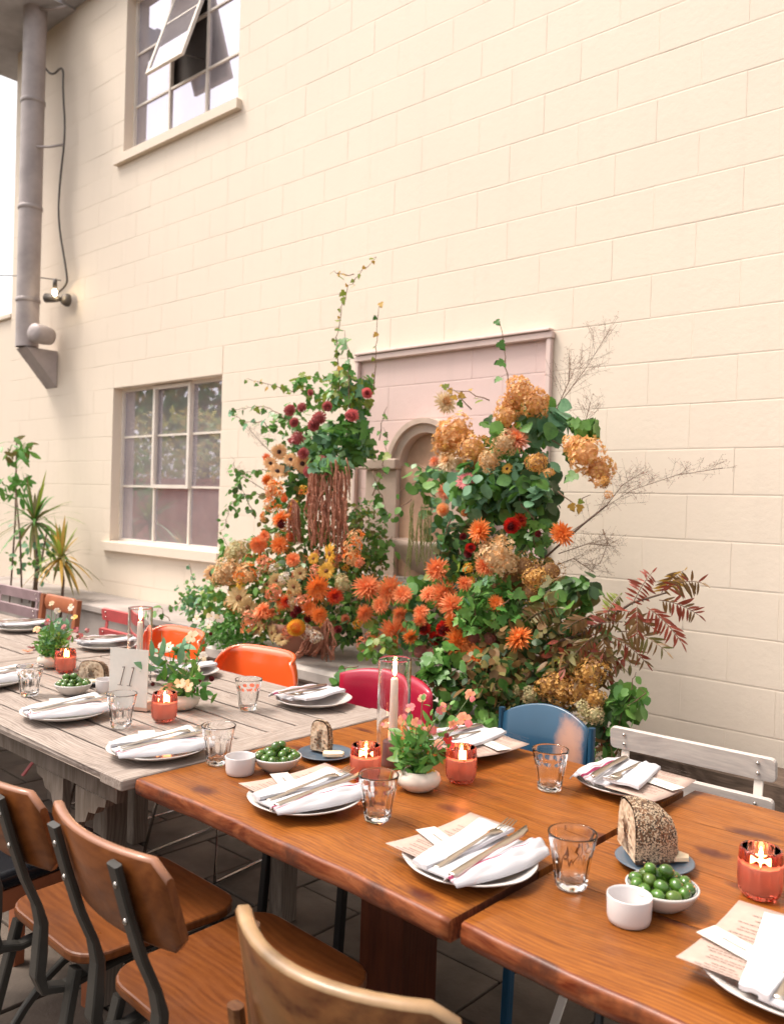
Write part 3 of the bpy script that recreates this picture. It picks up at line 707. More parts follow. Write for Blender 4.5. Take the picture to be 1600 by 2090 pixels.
# ================================================================== CHAIRS (all face local +Y, origin on the floor under the seat)
def curved_panel(hw, z0, z1, y, sag, th, tilt=0.0, n=14, rc=.03, crown=0.0):
    """upright curved board: middle at y, ends forward by sag"""
    rings = []
    for k_ in range(n+1):
        t = -1+2*k_/n; x = hw*t; yy = y+sag*t*t
        a = 0
        edge = hw*(1-abs(t)); 
        if edge < rc: a = rc-math.sqrt(max(0, rc*rc-(rc-edge)**2))
        zt = z1-a+crown*(1-t*t); zb = z0+a
        dx, dy = 1, 2*sag*t/hw; l = math.hypot(dx, dy); nx, ny = -dy/l*th/2, dx/l*th/2
        e = th*.3
        def P_(z, s_): 
            return (x+nx*s_, yy+ny*s_+tilt*(zt-z), z)
        rings.append([P_(zb, -.7), P_(zb+e, -1), P_(zt-e, -1), P_(zt, -.6), P_(zt, .6), P_(zt-e, 1), P_(zb+e, 1), P_(zb, .7)])
    b = B(); b.loft(rings, smooth=True)
    # caps & top rim in slot 1
    n8 = 8
    for i in range(len(b.f)-2):
        if i % n8 in (2, 3, 4): b.m[i] = 1
        if i % n8 in (2, 3, 4, 6, 7): b.sm[i] = True
    return b
def rtrap(wf, wb, y0, y1, r=.06, n=5):
    """rounded trapezoid outline, rear width wb at y0, front width wf at y1"""
    cs = [(-wb/2, y0, 180), (wb/2, y0, 270), (wf/2, y1, 0), (-wf/2, y1, 90)]; out = []
    ins = [(r, r), (-r, r), (-r, -r), (r, -r)]
    for (x, y, a), (ix, iy) in zip(cs, ins):
        for k_ in range(n+1):
            t = R(a+90*k_/n); out.append((x+ix+r*math.cos(t), y+iy+r*math.sin(t)))
    return out
def plywood_chair(loc, rz, label):
    t = thing('plywood_chair', label, 'chair', loc, rz, 'steel and plywood chairs along the near side')
    b = curved_panel(.212, .665, .842, -.348, .045, .021, tilt=.30); ob('backrest', b, [M['ply'], M['plyedge']], t)
    o = rtrap(.42, .39, -.205, .215, .075); b = B(); b.prism(o, .432, .455, bev=.006, smooth=False); 
    se = ob('seat', b, M['ply'], t)
    for q in (-1, 1):
        x = q*.117
        path = [(x, -.352, .822), (x, -.327, .735), (x, -.296, .64), (x, -.268, .575), (x, -.256, .53), (x, -.258, .47), (x, -.262, .42), (x, -.25, .385), (x, -.20, .372), (x, -.08, .385), (x, .12, .40)]
        b = B(); b.bar(path, .034, [.014]*4+[.02, .024, .024, .02, .016, .014, .012], mi=0); up = ob('upright', b, M['steel'], t)
        for zz, yy in ((.785, -.3485), (.715, -.3285)):
            b = B(); b.ball((x, yy-.0005, zz), .0065, nu=8, nv=5, sc_=(1, .6, 1)); ob('screw', b, M['chrome'], up)
    for q in (-1, 1):
        b = B(); b.bar([(q*.145, -.19, .42), (q*.175, -.28, .0)], .03, .02); ob('leg', b, M['steel'], t)
        b = B(); b.bar([(q*.16, .17, .42), (q*.18, .24, .0)], .03, .02); ob('leg', b, M['steel'], t)
        b = B(); b.bar([(q*.176, -.25+.48*k_/10, .05+.22*math.sin(PI*k_/10)) for k_ in range(11)], .016, .02); ob('arched_brace', b, M['steel'], t)
    b = B(); b.box((-.17, -.17, .405), (.17, -.14, .431)); b.box((-.17, .14, .405), (.17, .17, .431)); ob('seat_frame', b, M['steel'], t)
    return t
A0 = plywood_chair((-1.405, 1.115, 0), R(-2), 'plywood chair with gunmetal uprights, the whole curved back in view at bottom left')
dup(A0, (-1.86, 1.11, 0), R(-1), label='plywood chair with gunmetal uprights cut by the left edge, left of its twin')
# bentwood chair, bottom centre
t = thing('bentwood_chair', 'worn brown bentwood chair with scuffed curved back rail at bottom centre', 'chair', (-.822, 1.10, 0), R(1))
b = curved_panel(.208, .60, .845, -.365, .085, .024, tilt=.20, rc=.02); 
ob('backrest', b, [M['bent'], mat('worn_pale_rim', (0.36, 0.22, 0.11), .4, .3, 9, coat=.2)], t)
b = B(); b.prism(rtrap(.41, .38, -.19, .20, .09), .43, .455, bev=.007); ob('seat', b, M['bent'], t)
for q in (-1, 1):
    b = B(); b.bar([(q*.195, -.275, .80), (q*.19, -.25, .6), (q*.18, -.2, .42), (q*.185, -.24, 0)], .034, .026, bev=.008); ob('stile', b, M['bent'], t)
    b = B(); b.tube([(q*.165, .16, .43), (q*.175, .19, 0)], [.018, .014], 10); ob('leg', b, M['bent'], t)
b = B(); b.bar([(-.15, -.335, .72), (-.135, -.325, .60), (-.11, -.24, .46)], .026, .02, bev=.006); ob('back_brace', b, M['bent'], t)
# black vinyl seat chair at the left edge
t = thing('vinyl_seat_chair', 'black vinyl seat on brown wooden legs peeking in at the left edge', 'chair', (-2.36, 1.02, 0), R(8))
b = B(); b.prism(rtrap(.44, .42, -.2, .22, .06), .435, .485, bev=.016, smooth=True); ob('seat', b, M['vinyl'], t)
b = B(); b.prism(rtrap(.42, .40, -.19, .21, .03), .38, .434); ob('seat_rail', b, M['brownchair'], t)
for x, y in ((-.17, -.16), (.17, -.16), (-.18, .18), (.18, .18)):
    b = B(); b.box((x-.018, y-.018, 0), (x+.018, y+.018, .38), bev=.003); ob('leg', b, M['brownchair'], t)
b = B(); b.box((-.16, -.165, .16), (.16, -.15, .19)); ob('stretcher', b, M['brownchair'], t)
for q in (-1, 1):
    b = B(); b.bar([(q*.18, -.2, .39), (q*.18, -.24, .6), (q*.18, -.30, .80)], .035, .022); ob('stile', b, M['brownchair'], t)
b = curved_panel(.18, .70, .80, -.32, .02, .02); ob('backrest', b, M['brownchair'], t)

# far side chairs (face the table: rotated by 180 degrees)
def shell_chair(loc, rz, label):
    t = thing('shell_chair', label, 'chair', loc, rz, 'glossy orange shell chairs on the far side')
    hw = .245
    def fn(u, v):     # u across, v front edge -> top of back
        s_ = 2*u-1; 
        w_ = hw*(1-.10*(abs(v-.45)))*(1 - .16*max(0, (v-.82)/.18)**2)
        x = w_*math.sin(s_*PI/2*.98)
        side = abs(s_)**3
        if v < .5:
            q = v/.5; y = .22-.40*q; z = .45-.02*math.sin(q*PI)+.05*side*q
        else:
            q = (v-.5)/.5; a = q; y = -.18-.055*min(1, q*3)-.05*q; z = .45-.0+.355*q**.9
            z -= .035*side*max(0, (q-.5)*2)
        y += .075*side*max(0, min(1, (v-.38)*3))
        return (x, y, z)
    b = B(); P_ = [[Vector(fn(i/20, j/24)) for i in range(21)] for j in range(25)]
    vs_ = [p for r_ in P_ for p in r_]; nu = 21
    b.add(vs_, [(j*nu+i, j*nu+i+1, (j+1)*nu+i+1, (j+1)*nu+i) for j in range(24) for i in range(20)], smooth=True)
    o = ob('shell', b, M['orange'], t); md = o.modifiers.new('s', 'SOLIDIFY'); md.thickness = .008
    rim = [P_[24][i] for i in range(21)]; rim = [P_[j][0] for j in range(8, 25)]+rim[1:]+[P_[j][20] for j in range(23, 7, -1)]
    b = B(); b.tube(rim, .0085, 8); ob('rolled_rim', b, M['orange'], t)
    for q in (-1, 1):
        b = B(); b.tube([(q*.14, .12, .44), (q*.20, .19, .012), (q*.20, -.19, .012), (q*.14, -.10, .44)], .0075, 8); ob('wire_leg', b, M['chrome'], t)
    return t
S0 = shell_chair((-2.80, 2.08, 0), R(180+8), 'orange shell chair nearer the magenta chair, its back against the trough')
dup(S0, (-3.50, 2.12, 0), R(180+2), label='orange shell chair farther left, behind the number card and cream flowers')
# magenta padded chair
t = thing('magenta_chair', 'magenta vinyl padded chair behind the tall glass candle', 'chair', (-2.05, 2.10, 0), R(180-2))
def pad(hw, z0, z1, y, sag, th):
    rings = []; n = 16
    for k_ in range(n+1):
        s_ = -1+2*k_/n; x = hw*s_; pf = (1-abs(s_)**6)**.5 if abs(s_) < 1 else .05
        yy = y+sag*s_*s_; zt = z1-.035*abs(s_)**3; zb = z0+.02*abs(s_)**3; h2 = th/2*max(.12, pf)
        ring = []
        for i in range(14):
            a = 2*PI*i/14; ca, sa_ = math.cos(a), math.sin(a)
            zz = (zt+zb)/2+(zt-zb)/2*(abs(sa_)**.5)*(1 if sa_ >= 0 else -1); ring.append((x, yy+h2*(abs(ca)**.6)*(1 if ca >= 0 else -1)-.10*(zt-zz)*-1*0, zz))
        rings.append(ring)
    b = B(); b.loft(rings); return b
ob('backrest', pad(.232, .58, .838, -.20, .06, .05), M['magenta'], t)
b = B(); b.prism(rtrap(.44, .40, -.17, .24, .06), .41, .475, bev=.02, smooth=True); ob('seat', b, M['magenta'], t)
for x, y0_, y1_, z_ in ((-.17, -.20, -.26, .62), (.17, -.20, -.26, .62), (-.185, .20, .23, .42), (.185, .20, .23, .42)):
    b = B(); b.bar([(x, y0_, z_), (x*1.02, y0_-.0 if z_ > .5 else y0_, .4), (x*1.05, y1_, 0)], .03, .024); ob('leg', b, M['black'], t)
# blue metal chair
t = thing('blue_chair', 'blue painted metal chair with a bare rusty patch on its arched back', 'chair', (-1.435, 2.12, 0), R(180-2))
m_, nt, bs, out = newmat('blue_chair_paint'); v = coords(nt)
f = tnoise(nt, v, 4, 4); base_ = ramp(nt, f, [(0.3, (0.010, 0.052, 0.100)), (0.7, (0.016, 0.072, 0.135))])
sx = nd(nt, 'ShaderNodeVectorMath', operation='DISTANCE'); mp = nd(nt, 'ShaderNodeMapping'); mp.inputs['Scale'].default_value = (1, .3, .55); nt.links.new(v, mp.inputs[0]); nt.links.new(mp.outputs[0], sx.inputs[0]); sx.inputs[1].default_value = (-.085, -.07, .385)
ad = nd(nt, 'ShaderNodeMath', operation='MULTIPLY_ADD'); nt.links.new(tnoise(nt, v, 22, 6, .7), ad.inputs[0]); ad.inputs[1].default_value = -.05; nt.links.new(sx.outputs['Value'], ad.inputs[2])
nt.links.new(mixc(nt, ramp(nt, ad.outputs[0], [(0.0, 0.75), (0.022, 0.55), (0.04, 0.0)]), base_, (0.50, 0.24, 0.14)), bs.inputs['Base Color']); bs.inputs['Roughness'].default_value = .33; bs.inputs['Coat Weight'].default_value = .2
b = curved_panel(.160, .50, .775, -.235, .03, .012, tilt=.10, rc=.004, crown=.045); ob('backrest', b, [m_, m_], t)
for q in (-1, 1):
    b = B(); b.bar([(q*.168, -.205, .785), (q*.168, -.20, .5), (q*.168, -.17, .43), (q*.19, -.23, 0)], .018, .022, bev=.005); ob('side_rail', b, M['blue'], t)
    b = B(); b.bar([(q*.165, .17, .43), (q*.18, .21, 0)], .025, .025); ob('leg', b, M['blue'], t)
b = B(); b.prism(rtrap(.38, .36, -.17, .20, .05), .43, .448, bev=.004); ob('seat', b, M['blue'], t)
# bistro slat chairs
def slat_chair(loc, rz, label, hw, m_slat, m_frame, z1=.80, slat=.062, group=None, lean=.12):
    t = thing('slat_chair', label, 'chair', loc, rz, group)
    for i, zt in enumerate((z1, z1-.105)):
        y = -.235+(.80-zt)*lean
        b = B(); Mx = Matrix.Translation((0, y, zt)) @ Matrix.Rotation(R(-7), 4, 'X') @ Matrix.Rotation(R(90), 4, 'X')
        r_ = .012; o = []
        for cx, cy, a in ((hw-r_, -r_, 0), (-hw+r_, -r_, 90), (-hw+r_, -slat+r_, 180), (hw-r_, -slat+r_, 270)):
            for k_ in range(4): o.append((cx+r_*math.cos(R(a+30*k_)), cy+r_*math.sin(R(a+30*k_))))
        b.prism(o, -.009, .009, M=Mx, bev=.0015); sl_ = ob('back_slat', b, m_slat, t)
        for q in (-1, 1):
            for dz in (.016, .044):
                b = B(); b.ball(Mx @ Vector((q*(hw-.045), -dz, -.010)), .0052, nu=8, nv=5); ob('screw', b, M['chrome'], sl_)
    for q in (-1, 1):
        x = q*(hw-.045)
        b = B(); b.bar([(x, -.250, z1-.004), (x, -.25+.17*lean+.0, z1-.17), (x, -.15, .42), (x, .20, .02)], .024, .006, mi=0, bev=.001); ob('upright', b, m_frame, t)
        b = B(); b.bar([(x-q*.03, .16, .43), (x-q*.03, -.24, .0)], .02, .008, bev=.001); ob('leg', b, m_frame, t)
    for i in range(6):
        b = B(); b.box((-hw*.92, -.17+i*.064, .432), (hw*.92, -.17+i*.064+.052, .450), bev=.003); ob('seat_slat', b, m_slat, t)
    return t
slat_chair((-.963, 2.11, 0), R(180+2), 'white slatted folding bistro chair with screwed back slats at the right edge', .235, M['whitewash'], M['sashwhite'], .80)
slat_chair((-4.03, 2.13, 0), R(180), 'faded red slatted bistro chair beside the low concrete ledge', .215, M['redslat'], M['redslat'], .83)
slat_chair((-5.30, 2.14, 0), R(180), 'mauve grey slatted chair farthest away at the left edge', .30, M['greyslat'], M['greyslat'], .845)
t = thing('wooden_frame_chair', 'terracotta brown wooden chair with an open square back on the far left', 'chair', (-4.74, 2.13, 0), R(180))
for q in (-1, 1):
    b = B(); b.bar([(q*.205, -.25, .84), (q*.205, -.21, .45), (q*.205, -.24, 0)], .04, .03); ob('stile', b, M['brownchair'], t)
    b = B(); b.bar([(q*.19, .2, .44), (q*.195, .21, 0)], .035, .035); ob('leg', b, M['brownchair'], t)
b = curved_panel(.184, .755, .845, -.25, .0, .024); ob('top_rail', b, M['brownchair'], t)
b = B(); b.box((-.184, -.235, .54), (.184, -.215, .585)); ob('lower_rail', b, M['brownchair'], t)
b = B(); b.prism(rtrap(.43, .40, -.2, .22, .03), .43, .46, bev=.005); ob('seat', b, M['brownchair'], t)

# ================================================================== TABLEWARE
TZ = .7512
def lp(lst): return lst
# plates: one setting = plate, napkin, fork, knife, name card, menu
def plate_mesh(seed, r=.13):
    rr = random.Random(seed); a1, a2 = rr.uniform(0, 6), rr.uniform(0, 6)
    mod = lambda a, k, z: 1+(.013*math.sin(2*a+a1)+.009*math.sin(5*a+a2)+.004*math.sin(11*a))*(z/.022)
    b = B(); b.lathe([(.001, 0), (r*.50, 0), (r*.58, .003), (r*.80, .011), (r*.99, .0215), (r, .0235), (r*.985, .0245), (r*.80, .0155), (r*.64, .0085), (r*.55, .0065), (.001, .006)], 56, mod=mod)
    return b
def ribbon(b, st, th, mi=0, M=None):
    """st: (x, y, z, halfwidth)"""
    rings = []
    for k_, (x, y, z, w_) in enumerate(st):
        x2, y2 = st[min(k_+1, len(st)-1)][:2]; x1, y1 = st[max(k_-1, 0)][:2]; l = math.hypot(x2-x1, y2-y1) or 1
        nx, ny = -(y2-y1)/l, (x2-x1)/l
        rings.append([(x+nx*w_, y+ny*w_, z), (x+nx*w_*.6, y+ny*w_*.6, z+th), (x-nx*w_*.6, y-ny*w_*.6, z+th), (x-nx*w_, y-ny*w_, z), (x-nx*w_*.6, y-ny*w_*.6, z-th*.4), (x+nx*w_*.6, y+ny*w_*.6, z-th*.4)])
    b.loft(rings, mi, M, smooth=True)
fk = B()
ribbon(fk, [(0, -.105, .002, .0065), (0, -.098, .0025, .0085), (0, -.06, .004, .0075), (0, -.02, .006, .0045), (0, .02, .008, .0032), (0, .045, .009, .0045), (0, .058, .008, .0105), (0, .072, .006, .012), (0, .078, .0055, .012)], .0022)
for i in range(4): ribbon(fk, [((i-1.5)*.0066, .076, .0056, .0022), ((i-1.5)*.0066, .10, .006, .0018), ((i-1.5)*.0062, .122, .011, .0009)], .0014)
for p in fk.v: p *= 1.12
fork_me = fk.mesh('fork', M['cutlery'])
kn = B(); ribbon(kn, [(0, -.115, .003, .006), (0, -.108, .003, .009), (0, -.06, .004, .0085), (0, -.01, .005, .0065), (0, .012, .005, .0060), (.001, .03, .005, .0085), (.001, .085, .005, .0095), (-.002, .108, .005, .0075), (-.006, .120, .005, .002)], .0032)
for p in kn.v: p *= 1.12
knife_me = kn.mesh('knife', M['cutlery'])
def napkin_mesh(seed, spread=1.0):
    rr = random.Random(seed); p1, p2, p3 = rr.uniform(0, 6), rr.uniform(0, 6), rr.uniform(.8, 1.2)
    b = B()
    def left(u, v):     # flat folded band, left
        x = -.032-.040*v+u*(.042+.046*v); y = -.120+.236*v+.010*u*(v-.5)
        return (x, y, .0262+.002*math.sin(v*4+p1)+.002*u+.026*max(0, v-.6)+.0015*math.sin(u*9+v*7+p2))
    b.grid(9, 18, left, 0, thick=.007)
    def mid(u, v):
        x = -.004+.062*u; y = -.124+.238*v; return (x, y, .0225+.0015*math.sin(v*6+p2+u*2))
    b.grid(6, 14, mid, 0, thick=.004)
    def pouch(u, v):    # rolled, creased pouch on the right with stripes
        x0_ = .052-.012*v; w_ = .032+.034*math.sin(min(1, v*1.05)*PI*.60)*spread
        x = x0_+w_*u+.006*math.sin(v*3.1); y = -.126+.246*v+.014*math.sin(u*PI)*(v-.2)
        h = .017*math.sin(PI*min(1, u*1.02))**.5*(.45+.75*v*(1.15-v)*2)
        cr = abs(math.sin(u*8.5*p3+v*2.2+p1+.9*math.sin(v*5+p2)))**.85
        h += .0042*cr*math.sin(u*PI)*(.5+v)+.0022*math.sin(v*19+p2+u*6)*math.sin(u*PI)
        return (x, y, .0165+h)
    b.grid(40, 40, pouch, 1, thick=.003)
    return b
nap_mes = [napkin_mesh(k).mesh('napkin', [M['linenw'], M['linen']]) for k in range(4)]
def menu_mesh(txt=True, ln=.245, wd=.125):
    b = B()
    bend = lambda v: .007*(v-.5)**2*4
    b.grid(6, 12, lambda u, v: ((u-.5)*wd, (v-.5)*ln, bend(v)), 0, thick=.0008)
    return b
def ink_lines(b, ln, wd, z, n=22, seed=0, bend=lambda v: 0):
    rr = random.Random(seed); y = ln*.40
    for i in range(n):
        if i in (0,): w_ = wd*.10
        else: w_ = wd*rr.uniform(.12, .36)
        if rr.random() < .22: y -= ln*.026
        v = y/ln+.5; zz = z+bend(v)
        # short word runs
        x = -w_
        while x < w_:
            l = min(rr.uniform(.004, .012), w_-x)
            b.add([(x, y-.0007, zz), (x+l, y-.0007, zz), (x+l, y+.0007, zz), (x, y+.0007, zz)], [(0, 1, 2, 3)]); x += l+.0015
        y -= ln*.036
    return b
menu_me = menu_mesh().mesh('menu', M['paper']); bend_ = lambda v: .007*(v-.5)**2*4
mink_me = ink_lines(B(), .245, .125, .0009, seed=4, bend=bend_).mesh('printed_lines', M['ink'])
card_me = B().box((-.052, -.0225, 0), (.052, .0225, .0007)).mesh('name_card', M['card'])
cb_ = B()
x = -.02
while x < .02: cb_.add([(x, -.002, .0009), (x+.003, -.002, .0009), (x+.0035, .0015, .0009), (x+.0005, .0015, .0009)], [(0, 1, 2, 3)]); x += .0042
cink_me = cb_.mesh('written_name', M['ink'])
def setting(x, y, rz, where, seed, pm_='china', menu=True, card=True, far=False, s=1.0, fine_rot=0):
    G = Matrix.Translation((x, y, TZ)) @ Matrix.Rotation(rz+fine_rot, 4, 'Z')
    def put(name, me, loc, rot, label, cat, group, mats=None):
        o = ob(name, me, mats); o.matrix_world = G @ Matrix.Translation(loc) @ Euler(rot).to_matrix().to_4x4(); tag(o, label, cat, group); return o
    put('plate', plate_mesh(seed).mesh('plate', M[pm_]), (0, 0, 0), (0, 0, seed), 'off white plate '+where, 'plate', 'dinner plates')
    put('napkin', nap_mes[seed % 4], (-.005, 0, .0125), (0, 0, R(-3)), 'striped linen napkin '+where, 'napkin', 'striped napkins')
    if menu:
        o = put('menu', menu_me, (-.070, .030, .0275), (R(1.5), R(-1.5), R(-5)), 'blush menu sheet '+where, 'menu', 'menu sheets'); ob('printed_lines', mink_me, None, o)
    if card:
        o = put('name_card', card_me, (-.086, .006, .0315 if menu else .027), (0, R(1), R(-20)), 'ivory name card '+where, 'name card', 'name cards'); ob('written_name', cink_me, None, o)
    zc = .0125+.0310
    put('fork', fork_me, (.002, .006, zc-.005), (R(3), 0, R(2)), 'steel fork '+where, 'fork', 'forks on the napkins')
    put('knife', knife_me, (.046, .006, zc-.002), (R(2.5), R(2), R(3)), 'steel knife '+where, 'knife', 'knives on the napkins')
setting(-1.437, 1.318, 0, 'on the pine table below the near olives', 1, pm_='china', fine_rot=R(-4))
setting(-.966, 1.318, 0, 'at the corner of the pine table beside the seam', 2, fine_rot=R(-1))
setting(-.385, 1.335, 0, 'cut off at the bottom right corner', 3, fine_rot=R(4))
setting(-2.515, 1.285, 0, 'nearest the left edge on the grey table', 4, menu=False, fine_rot=R(-6))
setting(-1.995, 1.283, 0, 'on the grey table end next to the pine table', 5, menu=False, fine_rot=R(-10))
setting(-2.135, 1.985, PI, 'in front of the magenta chair', 6, menu=False, card=False, fine_rot=R(6))
setting(-1.445, 1.955, PI, 'in front of the blue chair', 7)
setting(-.975, 1.985, PI, 'in front of the white slatted chair', 8, fine_rot=R(6))
setting(-2.80, 1.92, PI, 'behind the number card by the cream flowers', 9, menu=False, card=False)
setting(-3.52, 1.99, PI, 'behind the farthest bread', 10, menu=False, card=False)
setting(-4.22, 1.93, PI, 'on the farthest table by the brown wooden chair', 11, menu=False, card=False)
setting(-3.10, 1.30, 0, 'half cut by the left edge behind the faceted tumbler', 12, menu=False, card=False)

# faceted tumblers
def tumbler_mesh():
    def mo(a, k, z):
        if .012 < z < .074: return 1-(1-math.cos(PI/9)/math.cos((a % (2*PI/9))-PI/9))*1.35*min(1, (z-.012)/.006, (.074-z)/.006)
        return 1
    r0, r1, h = .029, .0455, .102
    def rr(z): return r0+(r1-r0)*(z/h)**1.1
    out = [(.001, .0015), (r0*.85, 0), (r0, .003)]+[(rr(z), z) for z in (.010, .014, .02, .03, .04, .05, .06, .068, .074, .080, .09, .098)]+[(r1, h-.0016), (r1-.0005, h-.0004), (r1-.0014, h), (r1-.0024, h-.0004)]
    inn = [(r1-.0030, h-.0016)]+[(rr(z)-.0034, z) for z in (.098, .09, .08, .07, .06, .05, .04, .03, .022, .017)]+[(r0-.006, .0135), (r0-.010, .0118), (.001, .0112)]
    b = B(); n = 72; 
    b.lathe(out, n, mod=mo); 
    base = len(out)
    b2 = B(); rings = []
    b.lathe([out[-1]]+inn, n)
    return b
tm = tumbler_mesh().mesh('tumbler', M['glass'])
def remove_doubles(me, d=1e-5):
    import bmesh
    bm = bmesh.new(); bm.from_mesh(me); bmesh.ops.remove_doubles(bm, verts=bm.verts, dist=d); bmesh.ops.recalc_face_normals(bm, faces=bm.faces); bm.to_mesh(me); bm.free()
remove_doubles(tm)
for p, lab in (((444, 1560), 'clear faceted tumbler between the grey table plate and the white ramekin'), ((770, 1675), 'clear faceted tumbler on the pine table left of the cream flower bowl'), ((1165, 1812), 'nearest clear faceted tumbler standing right of the table seam'),
               ((1121, 1613), 'clear faceted tumbler in front of the blue chair'), ((247, 1485), 'clear faceted tumbler in front of the number card'), ((506, 1449), 'clear faceted tumbler in front of the orange chair'), ((60, 1420), 'clear faceted tumbler close to the left edge')):
    q = onz(*p); o = ob('tumbler', tm, None, None, (q.x, q.y, TZ), (0, 0, random.random())); tag(o, lab, 'glass', 'faceted tumblers')

# ribbed votive candles
def votive(p, label, first=[None]):
    q = onz(*p)
    if first[0]:
        t = dup(first[0], (q.x, q.y, TZ), random.random(), label=label)
        return t
    t = thing('votive_candle', label, 'candle', (q.x, q.y, TZ), 0, 'blush glass votives')
    r, h = .0385, .088
    mo = lambda a, k, z: .93+.11*abs(math.cos(6*a))*(1 if z > .006 else .5)*(1 if z < .082 else .4)
    b = B(); b.lathe([(.001, .002), (r*.72, 0), (r*.86, .004), (r*.96, .014), (r, .03), (r, .06), (r*1.0, h-.004), (r*.95, h), (r*.875, h-.001)], 144, mod=mo)
    b.lathe([(r*.875, h-.001), (r*.865, h-.006), (r*.86, .05), (r*.86, .03), (r*.82, .016), (r*.6, .010), (.001, .0095)], 144)
    me = b.mesh('glass', M['pinkglass']); remove_doubles(me, 2e-4); ob('glass', me, None, t)
    b = B(); b.lathe([(.001, .0115), (r*.50, .0118), (r*.55, .016), (r*.56, .055), (r*.52, .058), (r*.3, .054), (.001, .053)], 28); ob('candle', b, M['wax'], t)
    b = B(); b.tube([(0, 0, .053), (.001, 0, .061)], .0012, 6); ob('wick', b, M['wick'], t)
    b = B(); b.lathe([(.0005, .058), (.004, .063), (.0052, .069), (.0035, .078), (.0012, .086), (.0003, .090)], 12); ob('flame', b, M['flame'], t)
    first[0] = t; return t
VP = [((745, 1592), 'blush ribbed votive left of the tall glass candle on the pine table'), ((940, 1596), 'blush ribbed votive right of the cream flower bowl'), ((1550, 1830), 'large blush ribbed votive at the right edge'), ((335, 1472), 'blush ribbed votive right of the number card'), ((133, 1372), 'farthest blush ribbed votive beside the olives on the grey table')]
for p, lab in VP: votive(p, lab)
def candle_light(loc, e=.25):
    l = bpy.data.lights.new('candle_light', 'POINT'); l.energy = e; l.color = (1, .55, .25); l.shadow_soft_size = .006; o = bpy.data.objects.new('candle_light', l); C.objects.link(o); o.location = loc
for p, lab in VP:
    q = onz(*p); candle_light((q.x, q.y, TZ+.094), .045)

# tall glass cylinders with taper candles
def hurricane(p, label, rG=.044, hG=.285, first=[None]):
    q = onz(*p)
    if first[0]: return dup(first[0], (q.x, q.y, TZ), 0, label=label)
    t = thing('hurricane_candle', label, 'candle', (q.x, q.y, TZ), 0, 'tapers in tall glass cylinders')
    b = B(); b.lathe([(rG-.0003, .0005), (rG, .0015), (rG, .004), (rG, hG-.006), (rG, hG-.002), (rG-.0004, hG-.0006), (rG-.0014, hG-.0002), (rG-.0024, hG-.0006), (rG-.0028, hG-.002), (rG-.0028, hG-.006), (rG-.0028, .004), (rG-.0028, .0015), (rG-.0025, .0005), (rG-.0003, .0005)], 64); me = b.mesh('glass_cylinder', M['glass']); remove_doubles(me, 1e-4); ob('glass_cylinder', me, None, t)
    b = B(); b.lathe([(.001, 0), (.027, 0), (.028, .002), (.0265, .062), (.025, .065), (.001, .065)], 28); ob('candle_holder', b, M['mauvewax'], t)
    b = B(); b.lathe([(.0125, .064), (.0115, .14), (.0100, .228), (.008, .232), (.001, .231)], 20); ob('taper', b, M['wax'], t)
    b = B(); b.tube([(0, 0, .231), (0, 0, .240)], .0013, 6); ob('wick', b, M['wick'], t)
    b = B(); b.lathe([(.0005, .236), (.0045, .243), (.0062, .251), (.0045, .264), (.0018, .276), (.0003, .282)], 12); ob('flame', b, M['flame'], t)
    first[0] = t; return t
hurricane((800, 1562), 'tall glass cylinder with a lit blush taper in front of the magenta chair'); hurricane((283, 1398), 'tall glass cylinder with a lit blush taper behind the number card')
for p in ((800, 1562), (283, 1398)):
    q = onz(*p); candle_light((q.x, q.y, TZ+.268), .12)

# bowls of olives
def olive_bowl(p, label, seed, n=24, s=1.0):
    rr = random.Random(seed); q = onz(*p)
    t = thing('olive_bowl', label, 'bowl', (q.x, q.y, TZ), rr.uniform(0, 6), 'dishes of green olives'); t.scale = (s,)*3
    b = B(); b.lathe([(.001, .001), (.032, 0), (.036, .003), (.052, .016), (.062, .032), (.0635, .036), (.0615, .0375), (.056, .034), (.046, .020), (.030, .010), (.001, .008)], 40); ob('dish', b, M['china'], t)
    b = B(); b.lathe([(.0585, .03615), (.0592, .0366), (.0600, .0370)], 40); ob('rim_line', b, M['bluepl'], t)
    om = []
    for k_ in range(2):
        b = B(); b.ball((0, 0, 0), .0115, nu=12, nv=9, sc_=(1, 1, 1.22)); om.append(b.mesh('olive', M['olive' if k_ == 0 else 'oliveb']))
    lay = [(0, 0, .020)]+[(.023*math.cos(i*PI/3), .023*math.sin(i*PI/3), .022) for i in range(6)]+[(.0445*math.cos(i*PI/5.5+.2), .0445*math.sin(i*PI/5.5+.2), .036) for i in range(11)]
    lay += [(.024*math.cos(i*PI/2.5+.5), .024*math.sin(i*PI/2.5+.5), .044) for i in range(5)]+[(.004, -.004, .062), (-.019, .014, .058)]
    for i, (x, y, z) in enumerate(lay[:n]):
        ol = ob('olive', om[1 if i % 5 == 0 else 0], None, t, (x+rr.uniform(-.003, .003), y+rr.uniform(-.003, .003), z), (rr.uniform(.8, 2.2), rr.uniform(-.5, .5), rr.uniform(0, 6)))
    return t
olive_bowl((1350, 1850), 'biggest dish of green olives beside the bread on the nearest table', 1, 25)
olive_bowl((565, 1572), 'dish of green olives beside the upright bread slice on the pine table', 2, 25)
olive_bowl((149, 1417), 'dish of green olives on the grey table left of the number card', 3, 25)
